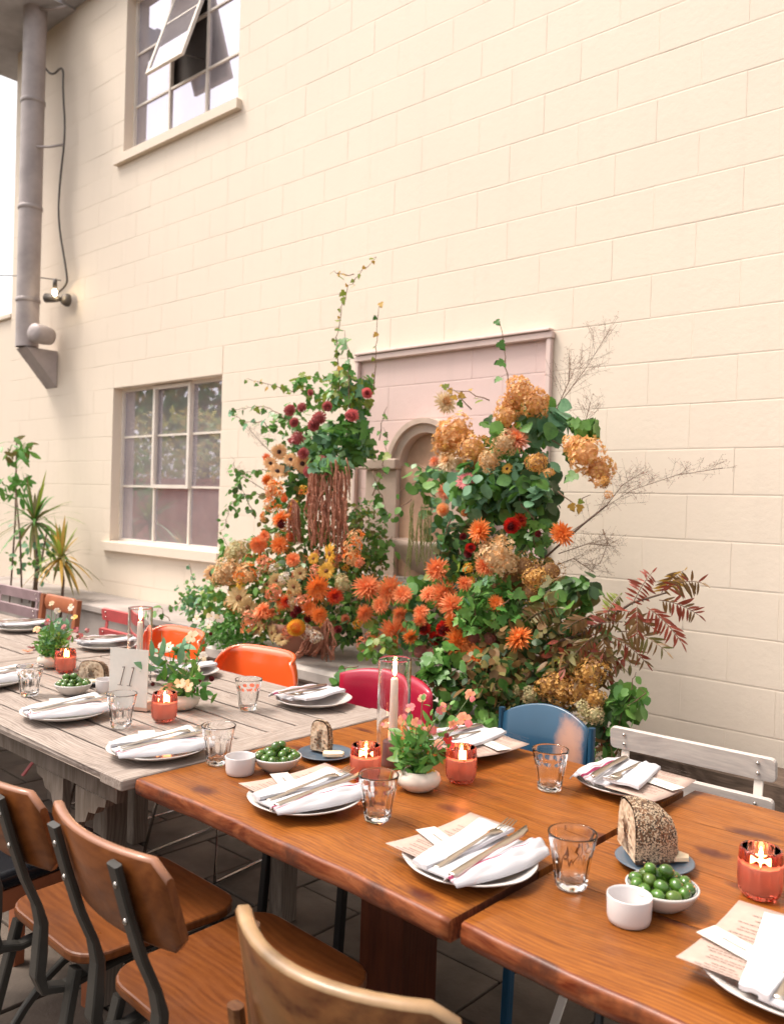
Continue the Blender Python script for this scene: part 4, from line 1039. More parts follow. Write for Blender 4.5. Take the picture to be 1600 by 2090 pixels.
# ramekins
rm = B(); rm.lathe([(.001, .001), (.032, 0), (.0345, .002), (.0365, .010), (.038, .044), (.0375, .0455), (.0362, .0455), (.0352, .042), (.034, .012), (.03, .008), (.001, .0075)], 44); rme = rm.mesh('ramekin', M['ramekin'])
for p, lab in (((1283, 1882), 'white ramekin in front of the olives on the nearest table'), ((490, 1580), 'white ramekin left of the olives on the pine table'), ((217, 1413), 'white ramekin half hidden by the number card')):
    q = onz(*p); tag(ob('ramekin', rme, None, None, (q.x, q.y, TZ)), lab, 'ramekin', 'white ramekins')
# saucers, bread, butter
def saucer(p, label):
    q = onz(*p); b = B(); r = .076; b.lathe([(.001, 0), (r*.55, 0), (r*.7, .003), (r*.96, .011), (r, .0135), (r*.97, .0145), (r*.72, .0075), (r*.5, .005), (.001, .005)], 40)
    tag(ob('saucer', b, M['bluepl'], None, (q.x, q.y, TZ)), label, 'saucer', 'slate blue bread saucers'); return q
def bread(q, dx, dy, rz, label, wd, ht, dp_, seeds, seed, peak=1.0, tilt=0):
    rr = random.Random(seed); t = thing('bread', label, 'bread', (q.x+dx, q.y+dy, TZ+.0105), rz, 'pieces of seeded bread')
    n = 22
    def prof(i, s_, inset=0):
        a = PI*max(0, min(n, i))/n; c, s2 = math.cos(a), max(0.0, math.sin(a))
        x = -(wd/2-inset)*(abs(c)**.62)*(1 if c > 0 else -1)*s_; z = (ht-inset)*(s2**(.55*peak))*s_
        return x, z
    rings = []
    D = [(0, 1), (.15, 1.0), (.4, .97), (.7, .88), (.9, .72), (1.0, .50)]
    for d, s_ in D:
        ring = []
        for i in range(n+1):
            x, z = prof(i, s_); j = 1+rr.uniform(-.012, .012)*(1 if d > 0 else 0)
            ring.append((x*j, d*dp_, max(.0, z*j)))
        rings.append(ring)
    b = B(); b.loft(rings, closed=True, caps=False); b.add(rings[-1], [tuple(range(n+1))], 0, False); ob('crust', b, M['crust'], t)
    # cut face, slightly dished
    b = B(); pts = [(0, -.0012, ht*.45)]; m1 = n+1
    for k_, s_ in enumerate((.35, .7, .955)):
        for i in range(n+1):
            x, z = prof(i, s_); pts.append((x, -.0012-rr.uniform(0, .0015)*(k_ < 2), max(.001, z*.99+.002)))
    fs = [(0, 1+i+1, 1+i) for i in range(n)]
    for k_ in range(2):
        for i in range(n): fs.append((1+k_*m1+i, 1+k_*m1+i+1, 1+(k_+1)*m1+i+1, 1+(k_+1)*m1+i))
    fs.append((0, 1, 1+m1, 1+2*m1, 1+2*m1+n, 1+m1+n, 1+n))
    b.add(pts, fs, 0, True)
    for k_ in range(16):     # open crumb holes as flat dark patches, hole shade put into the colour
        a = rr.uniform(.15, PI-.15); r_ = rr.uniform(.1, .85); x = -wd/2*.85*math.cos(a)*r_; z = ht*math.sin(a)*r_*.85+.006; q_ = rr.uniform(.0012, .0034)
        ring = [(x+q_*1.5*math.cos(w_)*rr.uniform(.8, 1.2), -.0035, z+q_*math.sin(w_)) for w_ in [2*PI*i/8 for i in range(8)]]
        b.add(ring, [tuple(range(8))], 1, False)
    ob('crumb', b, [M['crumb'], M['crust']], t)
    for mt, cnt in (('seed', seeds), ('seedb', int(seeds*.6))):
        b = B()
        for k_ in range(cnt):
            d = rr.uniform(.0, 1.0); i = n*(.5+.5*math.sin((rr.random()-.5)*PI)*.985) if rr.random() < .6 else rr.choice((rr.uniform(.03, 1.2), n-rr.uniform(.03, 1.2))); 
            s_ = np.interp(d, [x_[0] for x_ in D], [x_[1] for x_ in D]); x, z = prof(i, s_); x2, z2 = prof(i+.2, s_)
            tx, tz = x2-x, z2-z; l = math.hypot(tx, tz) or 1; nn = Vector((-tz/l, (.0 if d < .5 else .5), tx/l)); 
            if nn.z < 0 and nn.x*x < 0: nn = -nn
            if nn.dot(Vector((x, 0, z-ht*.3))) < 0: nn = -nn
            Mx = facing(Vector((x, d*dp_, z))+nn.normalized()*.0006, nn, rr.uniform(0, 6))
            b.add([(-.0027, 0, 0), (0, -.0014, .0), (.0027, 0, 0), (0, .0014, 0), (0, 0, .0014)], [(0, 1, 4), (1, 2, 4), (2, 3, 4), (3, 0, 4)], 0, True, Mx)
        ob('seeds', b, M[mt], t, kind='stuff')
    return t
def butter(q, dx, dy, rz, label):
    b = B(); o = [(-.028, -.012), (-.01, -.017), (.026, -.013), (.030, .003), (.018, .014), (-.026, .012)]; b.prism(o, 0, .009, bev=.0015)
    tag(ob('butter', b, M['butter'], None, (q.x+dx, q.y+dy, TZ+.0118), (R(3), 0, rz)), label, 'butter', 'slabs of butter')
q = saucer((1335, 1768), 'slate blue saucer under the largest piece of bread'); q_ = onz(1278, 1752); bread(q, q_.x-q.x, q_.y-q.y, R(-46), 'largest piece of seeded bread, thick domed crust turned right', .120, .105, .092, 2600, 5, peak=1.05)
q_ = onz(1374, 1766); butter(q, q_.x-q.x, q_.y-q.y, R(38), 'slab of butter in front of the largest bread')
q = saucer((664, 1546), 'dark saucer under the upright bread slice by the olives'); bread(q, -.020, -.005, R(10), 'upright wedge of bread showing its holey crumb beside the olives', .062, .086, .034, 260, 6, peak=.8)
butter(q, .032, -.002, R(45), 'slab of butter right of the upright bread wedge')
q = saucer((186, 1395), 'saucer under the farthest bread behind the number card'); bread(q, -.0, 0, R(25), 'farthest chunk of bread left of the number card', .115, .072, .05, 200, 7)
butter(q, .05, -.01, R(40), 'slab of butter beside the farthest bread')

# table number
q = (onz(262, 1450)); sg = thing('table_number', 'white table number card reading 11 in a pale wooden block', 'sign', (q.x-.01, q.y+.015, TZ), R(27))
b = B(); b.box((-.070, -.019, 0), (.070, .017, .030), bev=.002); ob('block', b, M['plyedge'] if False else mat('pale_pink_wood', (0.66, 0.44, 0.34), .6, .08), sg)
Ms = Matrix.Translation((0, 0, .012)) @ Matrix.Rotation(R(-5), 4, 'X')
b = B(); b.box((-.070, -.0215, .012), (.070, -.0196, .198), M=Matrix.Rotation(R(-1), 4, 'X')); ob('card', b, M['card'], sg)
b = B(); y = -.0225
def stroke(b, p, q_, w_): 
    (x0_, z0_), (x1_, z1_) = p, q_; dx, dz = x1_-x0_, z1_-z0_; l = math.hypot(dx, dz); nx, nz = -dz/l*w_/2, dx/l*w_/2
    b.add([(x0_+nx, y-.0003+(-.0003), z0_+nz), (x0_-nx, y-.0006, z0_-nz), (x1_-nx, y-.0006, z1_-nz), (x1_+nx, y-.0006, z1_+nz)], [(0, 1, 2, 3)])
for cx in (-.018, .016):
    stroke(b, (cx-.008, .080), (cx+.007, .140), .0036); stroke(b, (cx-.017, .080), (cx+.001, .080), .0018); stroke(b, (cx-.002, .1385), (cx+.0085, .1405), .0024)
for p in b.v: p.y += -.0022
ob('numerals', b, M['ink'], sg)

# ================================================================== FLOWERS AND FOLIAGE
# leaf templates: local XY plane, stem at origin, tip at +Y (length 1), normal +Z
def leaf_ivy(lobes=1.0):
    half = [(0, 0), (.16, -.10), (.40, .02), (.52, .22), (.30, .34), (.36, .58), (.20, .62), (0, 1.0)]
    vs_ = [(0, 0, 0), (0, .35, -.05), (0, .68, -.02), (0, 1.0, -.10)]; 
    for s_ in (-1, 1):
        for x, y in half[1:-1]: vs_.append((x*s_*lobes, y, .07*abs(x)*2-.12*x*x*2-.05*y))
    fs = []
    for k_, o in ((0, 4), (1, 10)):
        f = [(0, o, o+1, 1), (1, o+1, o+2), (1, o+2, o+3), (1, o+3, o+4, 2), (2, o+4, o+5, 3)]
        fs += f if k_ else [tuple(reversed(q)) for q in f]
    return vs_, fs
def leaf_oval(wd=.36, curl=.12, tip=1.0):
    ts = [0, .15, .38, .62, .84, 1.0]; ws = [0.01, .62, 1.0, .92, .55, .02]
    vs_ = []; fs = []
    for t_, w_ in zip(ts, ws):
        z = -curl*t_*t_; vs_ += [(-wd*w_, t_, z+.10*w_*wd*1.2), (0, t_, z), (wd*w_, t_, z+.10*w_*wd*1.2)]
    for k_ in range(5):
        a = k_*3; fs += [(a, a+1, a+4, a+3), (a+1, a+2, a+5, a+4)]
    return vs_, fs
def leaf_small():
    return [(0, 0, 0), (-.3, .4, .05), (0, .45, -.03), (.3, .4, .05), (0, 1, -.08)], [(0, 2, 1), (0, 3, 2), (1, 2, 4), (2, 3, 4)]
TPL = {'ivy': leaf_ivy(), 'ivyn': leaf_ivy(.8), 'oval': leaf_oval(), 'round': leaf_oval(.46, .08), 'lance': leaf_oval(.17, .2), 'wide': leaf_oval(.42, .25), 'needle': leaf_oval(.095, .3), 'small': leaf_small()}
def addleaf(b, tpl, Mx, mi=0):
    vs_, fs = TPL[tpl]; b.add(vs_, fs, mi, True, Mx)
_lm = {}
def leaf_mesh(tpl, mk):
    if (tpl, mk) not in _lm: b = B(); b.add(*TPL[tpl], 0, True); _lm[(tpl, mk)] = b.mesh('leaf', L[mk])
    return _lm[(tpl, mk)]
VIEW = Vector((0.55, -0.80, 0.22)).normalized()     # roughly from the flowers towards the tables
def rdir(rr, bias=1.0):
    v = Vector((rr.gauss(0, 1), rr.gauss(0, 1), rr.gauss(0, 1))).normalized(); return (v+VIEW*bias+Vector((0, 0, .35))).normalized()

# flower templates (face looks along +Z, radius 1)
def petal_strip(b, az, el, r0, ln, wd, mi, cup=.25, droop=.0, tip=.05, n=4, jit=0, rr=random, fold=.35):
    ca, sa = math.cos(az), math.sin(az); rows = []
    el0 = el
    x, z = r0*math.cos(el), r0*math.sin(el); 
    for k_ in range(n+1):
        t_ = k_/n; w_ = wd*math.sin(PI*min(.999, .16+.84*t_*.98))**.8 if tip < .3 else wd*(.35+.65*math.sin(PI*.5*min(1, t_*1.6)))
        if k_ == n: w_ = wd*tip
        e_ = el0+cup*t_-droop*t_*t_
        if k_: x += ln/n*math.cos(e_); z += ln/n*math.sin(e_)
        rows.append([(x*ca+w_*sa*1, x*sa-w_*ca, z+w_*fold), (x*ca, x*sa, z), (x*ca-w_*sa, x*sa+w_*ca, z+w_*fold)])
    vs_ = [p for r_ in rows for p in r_]; fs = []
    for k_ in range(n):
        a = 3*k_; fs += [(a, a+1, a+4, a+3), (a+1, a+2, a+5, a+4)]
    b.add(vs_, fs, mi, True)
def fl_dahlia(seed, spiky=True):
    rr = random.Random(seed); b = B()
    for k_, (n, el, ln, wd) in enumerate([(19, -14, .74, .070), (22, 4, .80, .072), (21, 20, .74, .070), (18, 36, .62, .066), (14, 52, .48, .060), (10, 68, .36, .05)]):
        if not spiky: wd *= 1.55
        for i in range(n):
            az = 2*PI*(i+.5*(k_ % 2))/n+rr.uniform(-.09, .09)
            petal_strip(b, az, R(el+rr.uniform(-8, 8)), .12, ln*rr.uniform(.85, 1.12), wd*rr.uniform(.85, 1.15), 0 if k_ < 4 else 1, cup=rr.uniform(-.1, .5), droop=rr.uniform(0, .6), tip=.1 if spiky else .35, rr=rr, fold=.6 if spiky else .3)
    b.ball((0, 0, .16), .20, 1, 8, 5); return b
def fl_daisy(seed, n=16, wide=.12, diskr=.24):
    rr = random.Random(seed); b = B()
    for lay in (0, 1):
        for i in range(n):
            az = 2*PI*(i+.5*lay)/n+rr.uniform(-.08, .08)
            petal_strip(b, az, R(4+10*lay+rr.uniform(-8, 8)), diskr*.7, (1-diskr*.7)*rr.uniform(.82, 1.05), wide*rr.uniform(.8, 1.1), 0, cup=rr.uniform(-.1, .3), droop=rr.uniform(.1, .9), tip=.2, fold=.25)
    b.ball((0, 0, .07), diskr, 2, 12, 6, (1, 1, .55), jit=.06); return b
def fl_ball(seed):
    rr = random.Random(seed); b = B(); n = 0
    for k_, el in enumerate([-35, -12, 8, 26, 44, 60, 76]):
        m_ = [12, 14, 14, 12, 10, 7, 4][k_]
        for i in range(m_):
            az = 2*PI*(i+.5*(k_ % 2))/m_
            petal_strip(b, az, R(el+rr.uniform(-6, 6)), .42, .52*rr.uniform(.85, 1.1), .16, 0 if k_ < 5 else 1, cup=.7, droop=.3, tip=.6, n=3, fold=.5)
    b.ball((0, 0, .05), .48, 1, 10, 7); 
    return b
def fl_pompon(seed):
    rr = random.Random(seed); b = B()
    for i in range(150):
        z = 1-(i+.5)/150*1.5; a = i*2.39996; r_ = math.sqrt(max(0, 1-z*z)); el = math.asin(max(-1, min(1, z)))
        petal_strip(b, a, el, .62, .30, .10, 0, cup=.6, droop=.2, tip=.7, n=2, fold=.4)
    b.ball((0, 0, 0), .68, 1, 10, 7); return b
def fl_cluster(seed, n=120, fs_=.13, squash=.75):
    """dome of little four-petalled florets: hydrangea, phlox, sedum"""
    rr = random.Random(seed); b = B()
    for i in range(n):
        z = 1-(i+.5)/n*1.35; a = i*2.39996+rr.uniform(-.2, .2); r_ = math.sqrt(max(0, 1-z*z)); j = rr.uniform(.86, 1.08)
        lump = 1+.13*math.sin(3*a+seed)*r_+.08*math.sin(5*a+2*seed)
        c = Vector((r_*math.cos(a)*j*lump, r_*math.sin(a)*j*lump, z*squash*j)); nn = (c.normalized()+Vector((rr.gauss(0, .35), rr.gauss(0, .35), rr.gauss(0, .35)))).normalized()
        Mx = facing(c, nn, rr.uniform(0, 6), fs_*rr.uniform(.75, 1.25)); mi = 0 if rr.random() < .62 else 1
        vs_ = [(0, 0, -.1)]; fs = []
        for q in range(4):
            aq = q*PI/2; ca, sa = math.cos(aq), math.sin(aq)
            P3 = [(.45, -.42, .10), (1.0, -.30, .22), (1.05, .28, .05), (.45, .42, .14)]
            o = len(vs_)
            for x, y, zz in P3: vs_.append((x*ca-y*sa, x*sa+y*ca, zz))
            fs += [(0, o, o+1), (0, o+1, o+2), (0, o+2, o+3)]
        b.add(vs_, fs, mi, False, Mx)
    if n > 60: b.ball((0, 0, .0), .68, 0, 12, 8, (1, 1, squash), jit=.08)
    return b
_fm = {}
KIND = {'dahlia': lambda s: fl_dahlia(s), 'deco': lambda s: fl_dahlia(s, False), 'daisy': lambda s: fl_daisy(s, 15, .13, .24), 'sun': lambda s: fl_daisy(s, 15, .13, .40), 'ball': fl_ball, 'pompon': fl_pompon,
        'hyd': lambda s: fl_cluster(s, 150, .135), 'sedum': lambda s: fl_cluster(s, 260, .06, .5), 'phlox': lambda s: fl_cluster(s, 34, .30, .6)}
NAMES = {'dahlia': 'dahlia', 'deco': 'dahlia', 'daisy': 'daisy', 'sun': 'sunflower', 'ball': 'ball_dahlia', 'pompon': 'pompon_flower', 'hyd': 'hydrangea', 'sedum': 'sedum', 'phlox': 'phlox'}
def flower_mesh(kind, c1, c2, c3='disk', var=0):
    k_ = (kind, c1, c2, c3, var)
    if k_ not in _fm: _fm[k_] = KIND[kind](var*7+3).mesh(NAMES[kind], [P[c1], P[c2], P[c3]])
    return _fm[k_]
CMIX = {'orange': ('orange', 'orange'), 'coral': ('coral', 'coral'), 'salmon': ('salmon', 'coral'), 'red': ('red', 'burg'), 'redor': ('redor', 'red'), 'burg': ('burg', 'burg'), 'mauve': ('mauve', 'mauve'), 'pink': ('pink', 'mauve'), 'peach': ('peach', 'orange'),
        'yellow': ('yellow', 'orange'), 'cream': ('cream', 'peach'), 'straw': ('straw', 'cream'), 'tan': ('tan', 'amber'), 'amber': ('amber', 'brown'), 'beige': ('beige', 'tan'), 'greencr': ('greencr', 'beige'), 'sedum': ('sedum', 'brown'), 'white': ('white', 'cream'), 'brown': ('brown', 'amber')}
def flower(parent, org, kind, col, x, y, dpx, Y, rr, disk='disk', tilt=.5, n=None):
    p = at(x, y, Y); r = dpx/2/pxm(p)*(1.14 if kind == 'dahlia' else 1); a, b_ = CMIX[col]
    me = flower_mesh(kind, a, b_, disk, rr.randrange(2))
    if n is None: n = (VIEW+Vector((rr.uniform(-1, 1), rr.uniform(-.5, .5), rr.uniform(-.8, .8)))*tilt).normalized()
    r *= rr.uniform(.88, 1.14); o = link(bpy.data.objects.new(NAMES[kind], me), parent); o.matrix_local = Matrix.Translation(-org) @ facing(p, n, rr.uniform(0, 6), (r, r*rr.uniform(.86, 1.0), r*rr.uniform(.8, 1.25)))
    return o
CLOUD = {}
def foliage(parent, org, name, blobs, seed, big_share=70):
    """leaves spread through ellipsoids: (px, py, rx, ry, Y, depth, kind, mats, size m, count)"""
    rr = random.Random(seed); b = B(); mk = []; n_big = 0; bigs = []
    for (x, y, rx, ry, Y, dp_, tpl, mats, size, cnt) in blobs:
        c = at(x, y, Y); s_ = pxm(c)
        for i in range(cnt):
            while True:
                u, v, w_ = rr.uniform(-1, 1), rr.uniform(-1, 1), rr.uniform(-1, 1)
                if u*u+v*v+w_*w_ < 1: break
            p = c+RT*(u*rx/s_)-Vector((0, 0, 1))*(v*ry/s_)+FW*(w_*dp_)
            m_ = rr.choice(mats); 
            if m_ not in mk: mk.append(m_)
            out = (RT*u*.6-_z*v*.5-FW*w_*.6)
            n = (rdir(rr, .9)+out*.8).normalized(); sz = size*rr.uniform(.6, 1.25); roll = rr.gauss(PI, 1.1)
            Mx = facing(p, n, roll, sz)
            if p.y > WY-.03: continue
            if w_ < -.1 and sz > .045 and rr.random() < .55: bigs.append((sz, tpl, m_, Mx))
            else: addleaf(b, tpl, Mx, mk.index(m_))
    bigs.sort(key=lambda q: -q[0])
    for sz, tpl, m_, Mx in bigs[big_share:]: addleaf(b, tpl, Mx, mk.index(m_))
    for sz, tpl, m_, Mx in bigs[:big_share]:
        o = link(bpy.data.objects.new('leaf', leaf_mesh(tpl, m_)), parent); o.matrix_local = Matrix.Translation(-org) @ Mx
    for p in b.v: p -= org
    ob(name, b, [L[k_] for k_ in mk], parent, kind='stuff')
def vine(parent, org, pts, Y, tpl, mats, size, step, seed, r=.0022, mstem='twig', hang=False, name='vine'):
    rr = random.Random(seed); Ys = Y if hasattr(Y, '__len__') else [Y]*len(pts)
    P_ = [at(x, y, yy) for (x, y), yy in zip(pts, Ys)]; 
    # resample with a little wander
    path = []
    for a, b_ in zip(P_[:-1], P_[1:]):
        n = max(2, int((b_-a).length/.03))
        for k_ in range(n): path.append(a.lerp(b_, k_/n)+Vector((rr.gauss(0, .004), rr.gauss(0, .004), rr.gauss(0, .004))))
    path.append(P_[-1])
    b = B(); b.tube(path, [r*(1.4-.9*k_/len(path)) for k_ in range(len(path))], 5); mk = list(mats)
    acc = 0
    for k_ in range(1, len(path)):
        acc += (path[k_]-path[k_-1]).length
        while acc > step:
            acc -= step; p = path[k_]; q = p+Vector((rr.uniform(-1, 1), rr.uniform(-1, .2), rr.uniform(-1, .6)))*size*.55
            b.tube([p, q], r*.5, 3, cap=False); addleaf(b, tpl, facing(q, rdir(rr, 1.1), rr.gauss(PI, .9), size*rr.uniform(.55, 1.2)), 1+rr.randrange(len(mk)))
    for p in b.v: p -= org
    return ob(name, b, [M[mstem]]+[L[k_] for k_ in mk], parent)
def tassel(parent, org, pts, Y, rad, seed, col='amar', name='amaranth_tassel'):
    rr = random.Random(seed); P_ = [at(x, y, Y) for x, y in pts]; path = []
    for a, b_ in zip(P_[:-1], P_[1:]):
        n = max(2, int((b_-a).length/.007))
        for k_ in range(n): path.append(a.lerp(b_, k_/n)+Vector((rr.gauss(0, .0012), rr.gauss(0, .0012), 0)))
    b = B(); n = len(path)
    b.tube(path, [rad*(.75+.5*rr.random())*(1-.65*(k_/n)**3)*(.4+.6*min(1, k_/4)) for k_ in range(n)], 5, smooth=True)
    for k_ in range(1, n-1):
        for q in range(3):
            a = rr.uniform(0, 6); d = Vector((math.cos(a), math.sin(a), rr.uniform(-.5, .3))); s_ = rad*rr.uniform(.5, .95)
            c = path[k_]+d*rad*.8; b.add([c+Vector((s_, 0, 0)), c+Vector((0, s_, 0)), c+Vector((-s_, 0, 0)), c+Vector((0, -s_, 0)), c+d*s_*1.2, c-Vector((0, 0, s_))], [(0, 1, 4), (1, 2, 4), (2, 3, 4), (3, 0, 4), (1, 0, 5), (2, 1, 5), (3, 2, 5), (0, 3, 5)], 0, False)
    for p in b.v: p -= org
    return ob(name, b, P[col], parent)
def wisp(parent, org, pts, Y, seed, spread=.10, n=14, dots=9, name='airy_grass', md='sedum'):
    """airy panicle: a stalk with hair-fine side twigs ending in tiny seeds"""
    rr = random.Random(seed); P_ = [at(x, y, Y) for x, y in pts]; b = B(); b.tube(P_, [.0022, .0018]+[.0012]*(len(P_)-2) if len(P_) > 2 else .0015, 4)
    d = (P_[-1]-P_[0]).normalized()
    for k_ in range(n):
        t_ = .25+.75*k_/n; s_ = t_*(len(P_)-1); i = min(int(s_), len(P_)-2); p = P_[i].lerp(P_[i+1], s_-i)
        for sd in (-1, 1):
            dirv = (d*.8+(RT*rr.uniform(.2, 1.0)*sd+_z*rr.uniform(-.4, .9)+FW*rr.uniform(-.5, .3))).normalized(); l = spread*rr.uniform(.4, 1)*(1.1-t_*.5); q = p+dirv*l
            b.tube([p, q], .0005, 3, cap=False)
            for m_ in range(dots):
                a = p.lerp(q, rr.uniform(.35, 1)); e = a+Vector((rr.gauss(0, 1), rr.gauss(0, 1), rr.gauss(0, 1)))*.016; 
                b.tube([a, e], .00035, 3, cap=False); s3 = .0016
                b.add([e+Vector((s3, 0, 0)), e+Vector((0, s3, 0)), e+Vector((-s3, 0, 0)), e+Vector((0, -s3, 0)), e+Vector((0, 0, s3)), e-Vector((0, 0, s3))], [(0, 1, 4), (1, 2, 4), (2, 3, 4), (3, 0, 4), (1, 0, 5), (2, 1, 5), (3, 2, 5), (0, 3, 5)], 1, False)
    for p in b.v: p -= org
    return ob(name, b, [M['twig'], P[md]], parent)
def frond(parent, org, a, c, Y, ln, mats, seed, n=11, sag=.15):
    """sumac frond: rachis with paired narrow leaflets"""
    rr = random.Random(seed); p0, p1 = at(*a, Y[0]), at(*c, Y[1]); mid = p0.lerp(p1, .5)+Vector((0, 0, (p1-p0).length*sag)); b = B()
    bez = lambda t_: p0*(1-t_)**2+mid*2*t_*(1-t_)+p1*t_*t_
    b.tube([bez(k_/8) for k_ in range(9)], [.002-.0001*k_ for k_ in range(9)], 4)
    for k_ in range(1, n+1):
        t_ = k_/n; p = bez(t_); d = (bez(min(1, t_+.02))-bez(t_-.02)).normalized(); side = d.cross(-FW).normalized(); l = ln*(1-.35*abs(t_-.45)*2)*rr.uniform(.85, 1.1)
        for sd in ((-1, 1) if k_ < n else (0,)):
            ax = (d*.45+side*sd*rr.uniform(.6, 1.1)+Vector((rr.gauss(0, .15), rr.gauss(0, .2), -.55))).normalized() if sd else d
            nn = (-FW+Vector((rr.uniform(-.4, .4), rr.uniform(-.4, .4), rr.uniform(-.2, .5)))); nn = (nn-ax*nn.dot(ax)).normalized(); xx = ax.cross(nn)
            Mx = Matrix(((xx.x, ax.x, nn.x, p.x), (xx.y, ax.y, nn.y, p.y), (xx.z, ax.z, nn.z, p.z), (0, 0, 0, 1))) @ Matrix.Diagonal((l, l, l, 1)); addleaf(b, 'needle', Mx, 1+rr.randrange(len(mats)))
    for p in b.v: p -= org
    return ob('frond', b, [M['twig']]+[L[m_] for m_ in mats], parent)

# ---------------- left arrangement
Lo = Vector((-3.55, 3.05, .64))
LA = thing('floral_arrangement', 'tall left flower arrangement with trailing rust amaranth and peach daisies in a terracotta bowl', 'flowers', Lo)
b = B(); q = at(622, 1300, 3.0)-Lo; b.lathe([(.02, -.07), (.10, -.06), (.17, 0), (.20, .07), (.205, .10), (.19, .10), (.16, .02), (.02, .0)], 28, M=Matrix.Translation((q.x, q.y, .075))); ob('bowl', b, M['terracotta'], LA)
foliage(LA, Lo, 'foliage', [
 (690, 905, 85, 62, 3.25, .16, 'ivy', ['mid', 'euca', 'deep', 'fern'], .078, 160), (715, 800, 54, 52, 3.28, .12, 'ivy', ['mid', 'fern', 'euca', 'lime'], .068, 80), (640, 800, 62, 45, 3.3, .12, 'ivy', ['fern', 'lime', 'mid'], .05, 80), (700, 720, 26, 40, 3.25, .06, 'ivy', ['mid', 'deep', 'fern'], .06, 12),
 (600, 880, 60, 50, 3.25, .14, 'ivyn', ['mid', 'deep'], .055, 70), (640, 960, 75, 50, 3.2, .16, 'ivy', ['deep', 'dark', 'euca'], .065, 110),
 (600, 1050, 70, 80, 3.15, .18, 'oval', ['mid', 'deep', 'olive'], .045, 260), (690, 1110, 70, 90, 3.28, .16, 'oval', ['dark', 'deep', 'olive'], .045, 300), (745, 1090, 42, 85, 3.2, .12, 'small', ['lime', 'mid', 'deep', 'olive'], .035, 330), (770, 1130, 38, 60, 3.25, .1, 'oval', ['deep', 'mid'], .045, 60),
 (560, 1150, 95, 70, 3.05, .2, 'oval', ['mid', 'deep', 'olive', 'lime'], .042, 380), (650, 1200, 130, 70, 3.0, .22, 'oval', ['mid', 'deep', 'olive', 'dark'], .042, 520), (480, 1210, 75, 65, 2.98, .18, 'oval', ['mid', 'deep', 'mid', 'lime'], .042, 360),
 (668, 948, 46, 16, 2.91, .05, 'ivy', ['deep', 'mid', 'euca'], .055, 34), (420, 1235, 55, 40, 2.98, .14, 'round', ['mid', 'deep', 'euca'], .040, 150), (490, 1290, 70, 48, 2.9, .16, 'small', ['fern', 'fern', 'mid'], .036, 700), (440, 1300, 45, 40, 2.88, .12, 'small', ['fern', 'mid'], .034, 300),
 (600, 1270, 90, 45, 2.95, .16, 'oval', ['mid', 'deep', 'lime'], .038, 260), (700, 1270, 60, 50, 3.05, .16, 'oval', ['deep', 'dark', 'mid'], .045, 200), (480, 1000, 26, 60, 3.1, .08, 'oval', ['mid', 'deep'], .045, 26), (470, 1120, 30, 40, 3.05, .08, 'round', ['mid', 'fern'], .04, 26),
 (395, 1200, 40, 30, 3.0, .1, 'round', ['mid', 'euca'], .032, 26), (735, 1150, 60, 40, 3.2, .1, 'small', ['lime', 'olive'], .03, 160)], 21, 150)
rr = random.Random(5)
FL = [('ball', 'mauve', [(591,838,22),(617,831,22),(652,853,30),(640,868,26),(600,862,22),(668,829,22),(610,892,28),(619,926,22),(632,962,28),(634,801,16),(668,958,26),(600,900,20),(655,940,22)]),
 ('ball', 'pink', [(720,847,27),(749,802,24)]),
 ('daisy', 'peach', [(570,922,38),(593,938,34),(617,946,36),(552,946,32),(566,962,34),(548,975,28),(580,962,28)]),
 ('sun', 'peach', [(436,1171,36)]), ('daisy', 'yellow', [(666,1165,38),(674,1130,44),(490,1190,28),(640,1140,26),(697,1195,24)]),
 ('daisy', 'straw', [(488,1222,58),(506,1240,40),(600,1197,40),(590,1230,36),(556,1292,34),(530,1282,30),(575,1305,30),(612,1170,30),(565,1185,34)]),
 ('dahlia', 'orange', [(574,1060,36),(571,1113,40),(649,1200,58),(632,1243,36),(652,1256,40),(579,1230,34)]), ('deco', 'coral', [(535,1247,44),(548,1252,34),(528,1112,34),(540,1095,24),(598,1143,32),(545,935,24)]),
 ('dahlia', 'redor', [(683,1217,36),(585,1228,30)]), ('pompon', 'yellow', [(605,1281,42)]), ('ball', 'burg', [(690,1285,20),(607,1245,20),(575,1070,18),(600,1255,14),(672,940,24),(685,965,22),(628,1262,16)]),
 ('dahlia', 'coral', [(750,1200,58),(795,1206,54),(745,1253,44),(808,1290,60),(818,1252,36)]), ('phlox', 'salmon', [(515,1270,40),(560,1212,34),(590,1290,30),(618,1228,30),(646,1168,24),(540,1150,34),(760,1300,26),(740,1315,22)]),
 ('phlox', 'peach', [(500,1170,40),(475,1232,30),(600,1210,30),(720,1120,30),(726,1095,26),(715,1140,26),(560,1000,30),(552,1030,26)]), ('hyd', 'greencr', [(484,1125,44),(700,1190,30)]), ('hyd', 'beige', [(468,1165,50),(450,1180,36)]), ('phlox', 'white', [(580,1180,24),(598,1225,22),(625,1290,26),(645,1300,20),(730,1105,18),(560,1160,20)]), ('dahlia', 'orange', [(762,1310,24),(545,980,22),(553,1005,22)])]
for kind, col, lst in FL:
    for (x, y, d) in lst:
        u = (x-620)/230; Y = (3.02 if y < 1000 else 2.92-.16*max(0, 1-u*u)*min(1, (y-1000)/200)) if x < 730 else 2.95
        flower(LA, Lo, kind, col, x, y, d*1.12, Y+rr.uniform(-.03, .05), rr, 'disk' if col in ('peach',) else 'diskb', .85, n=(VIEW+Vector((.1, 0, .9))).normalized() if (x, y) == (750, 1200) else None)
rf_ = random.Random(77)     # small filler blooms and buds, scattered low in the left arrangement
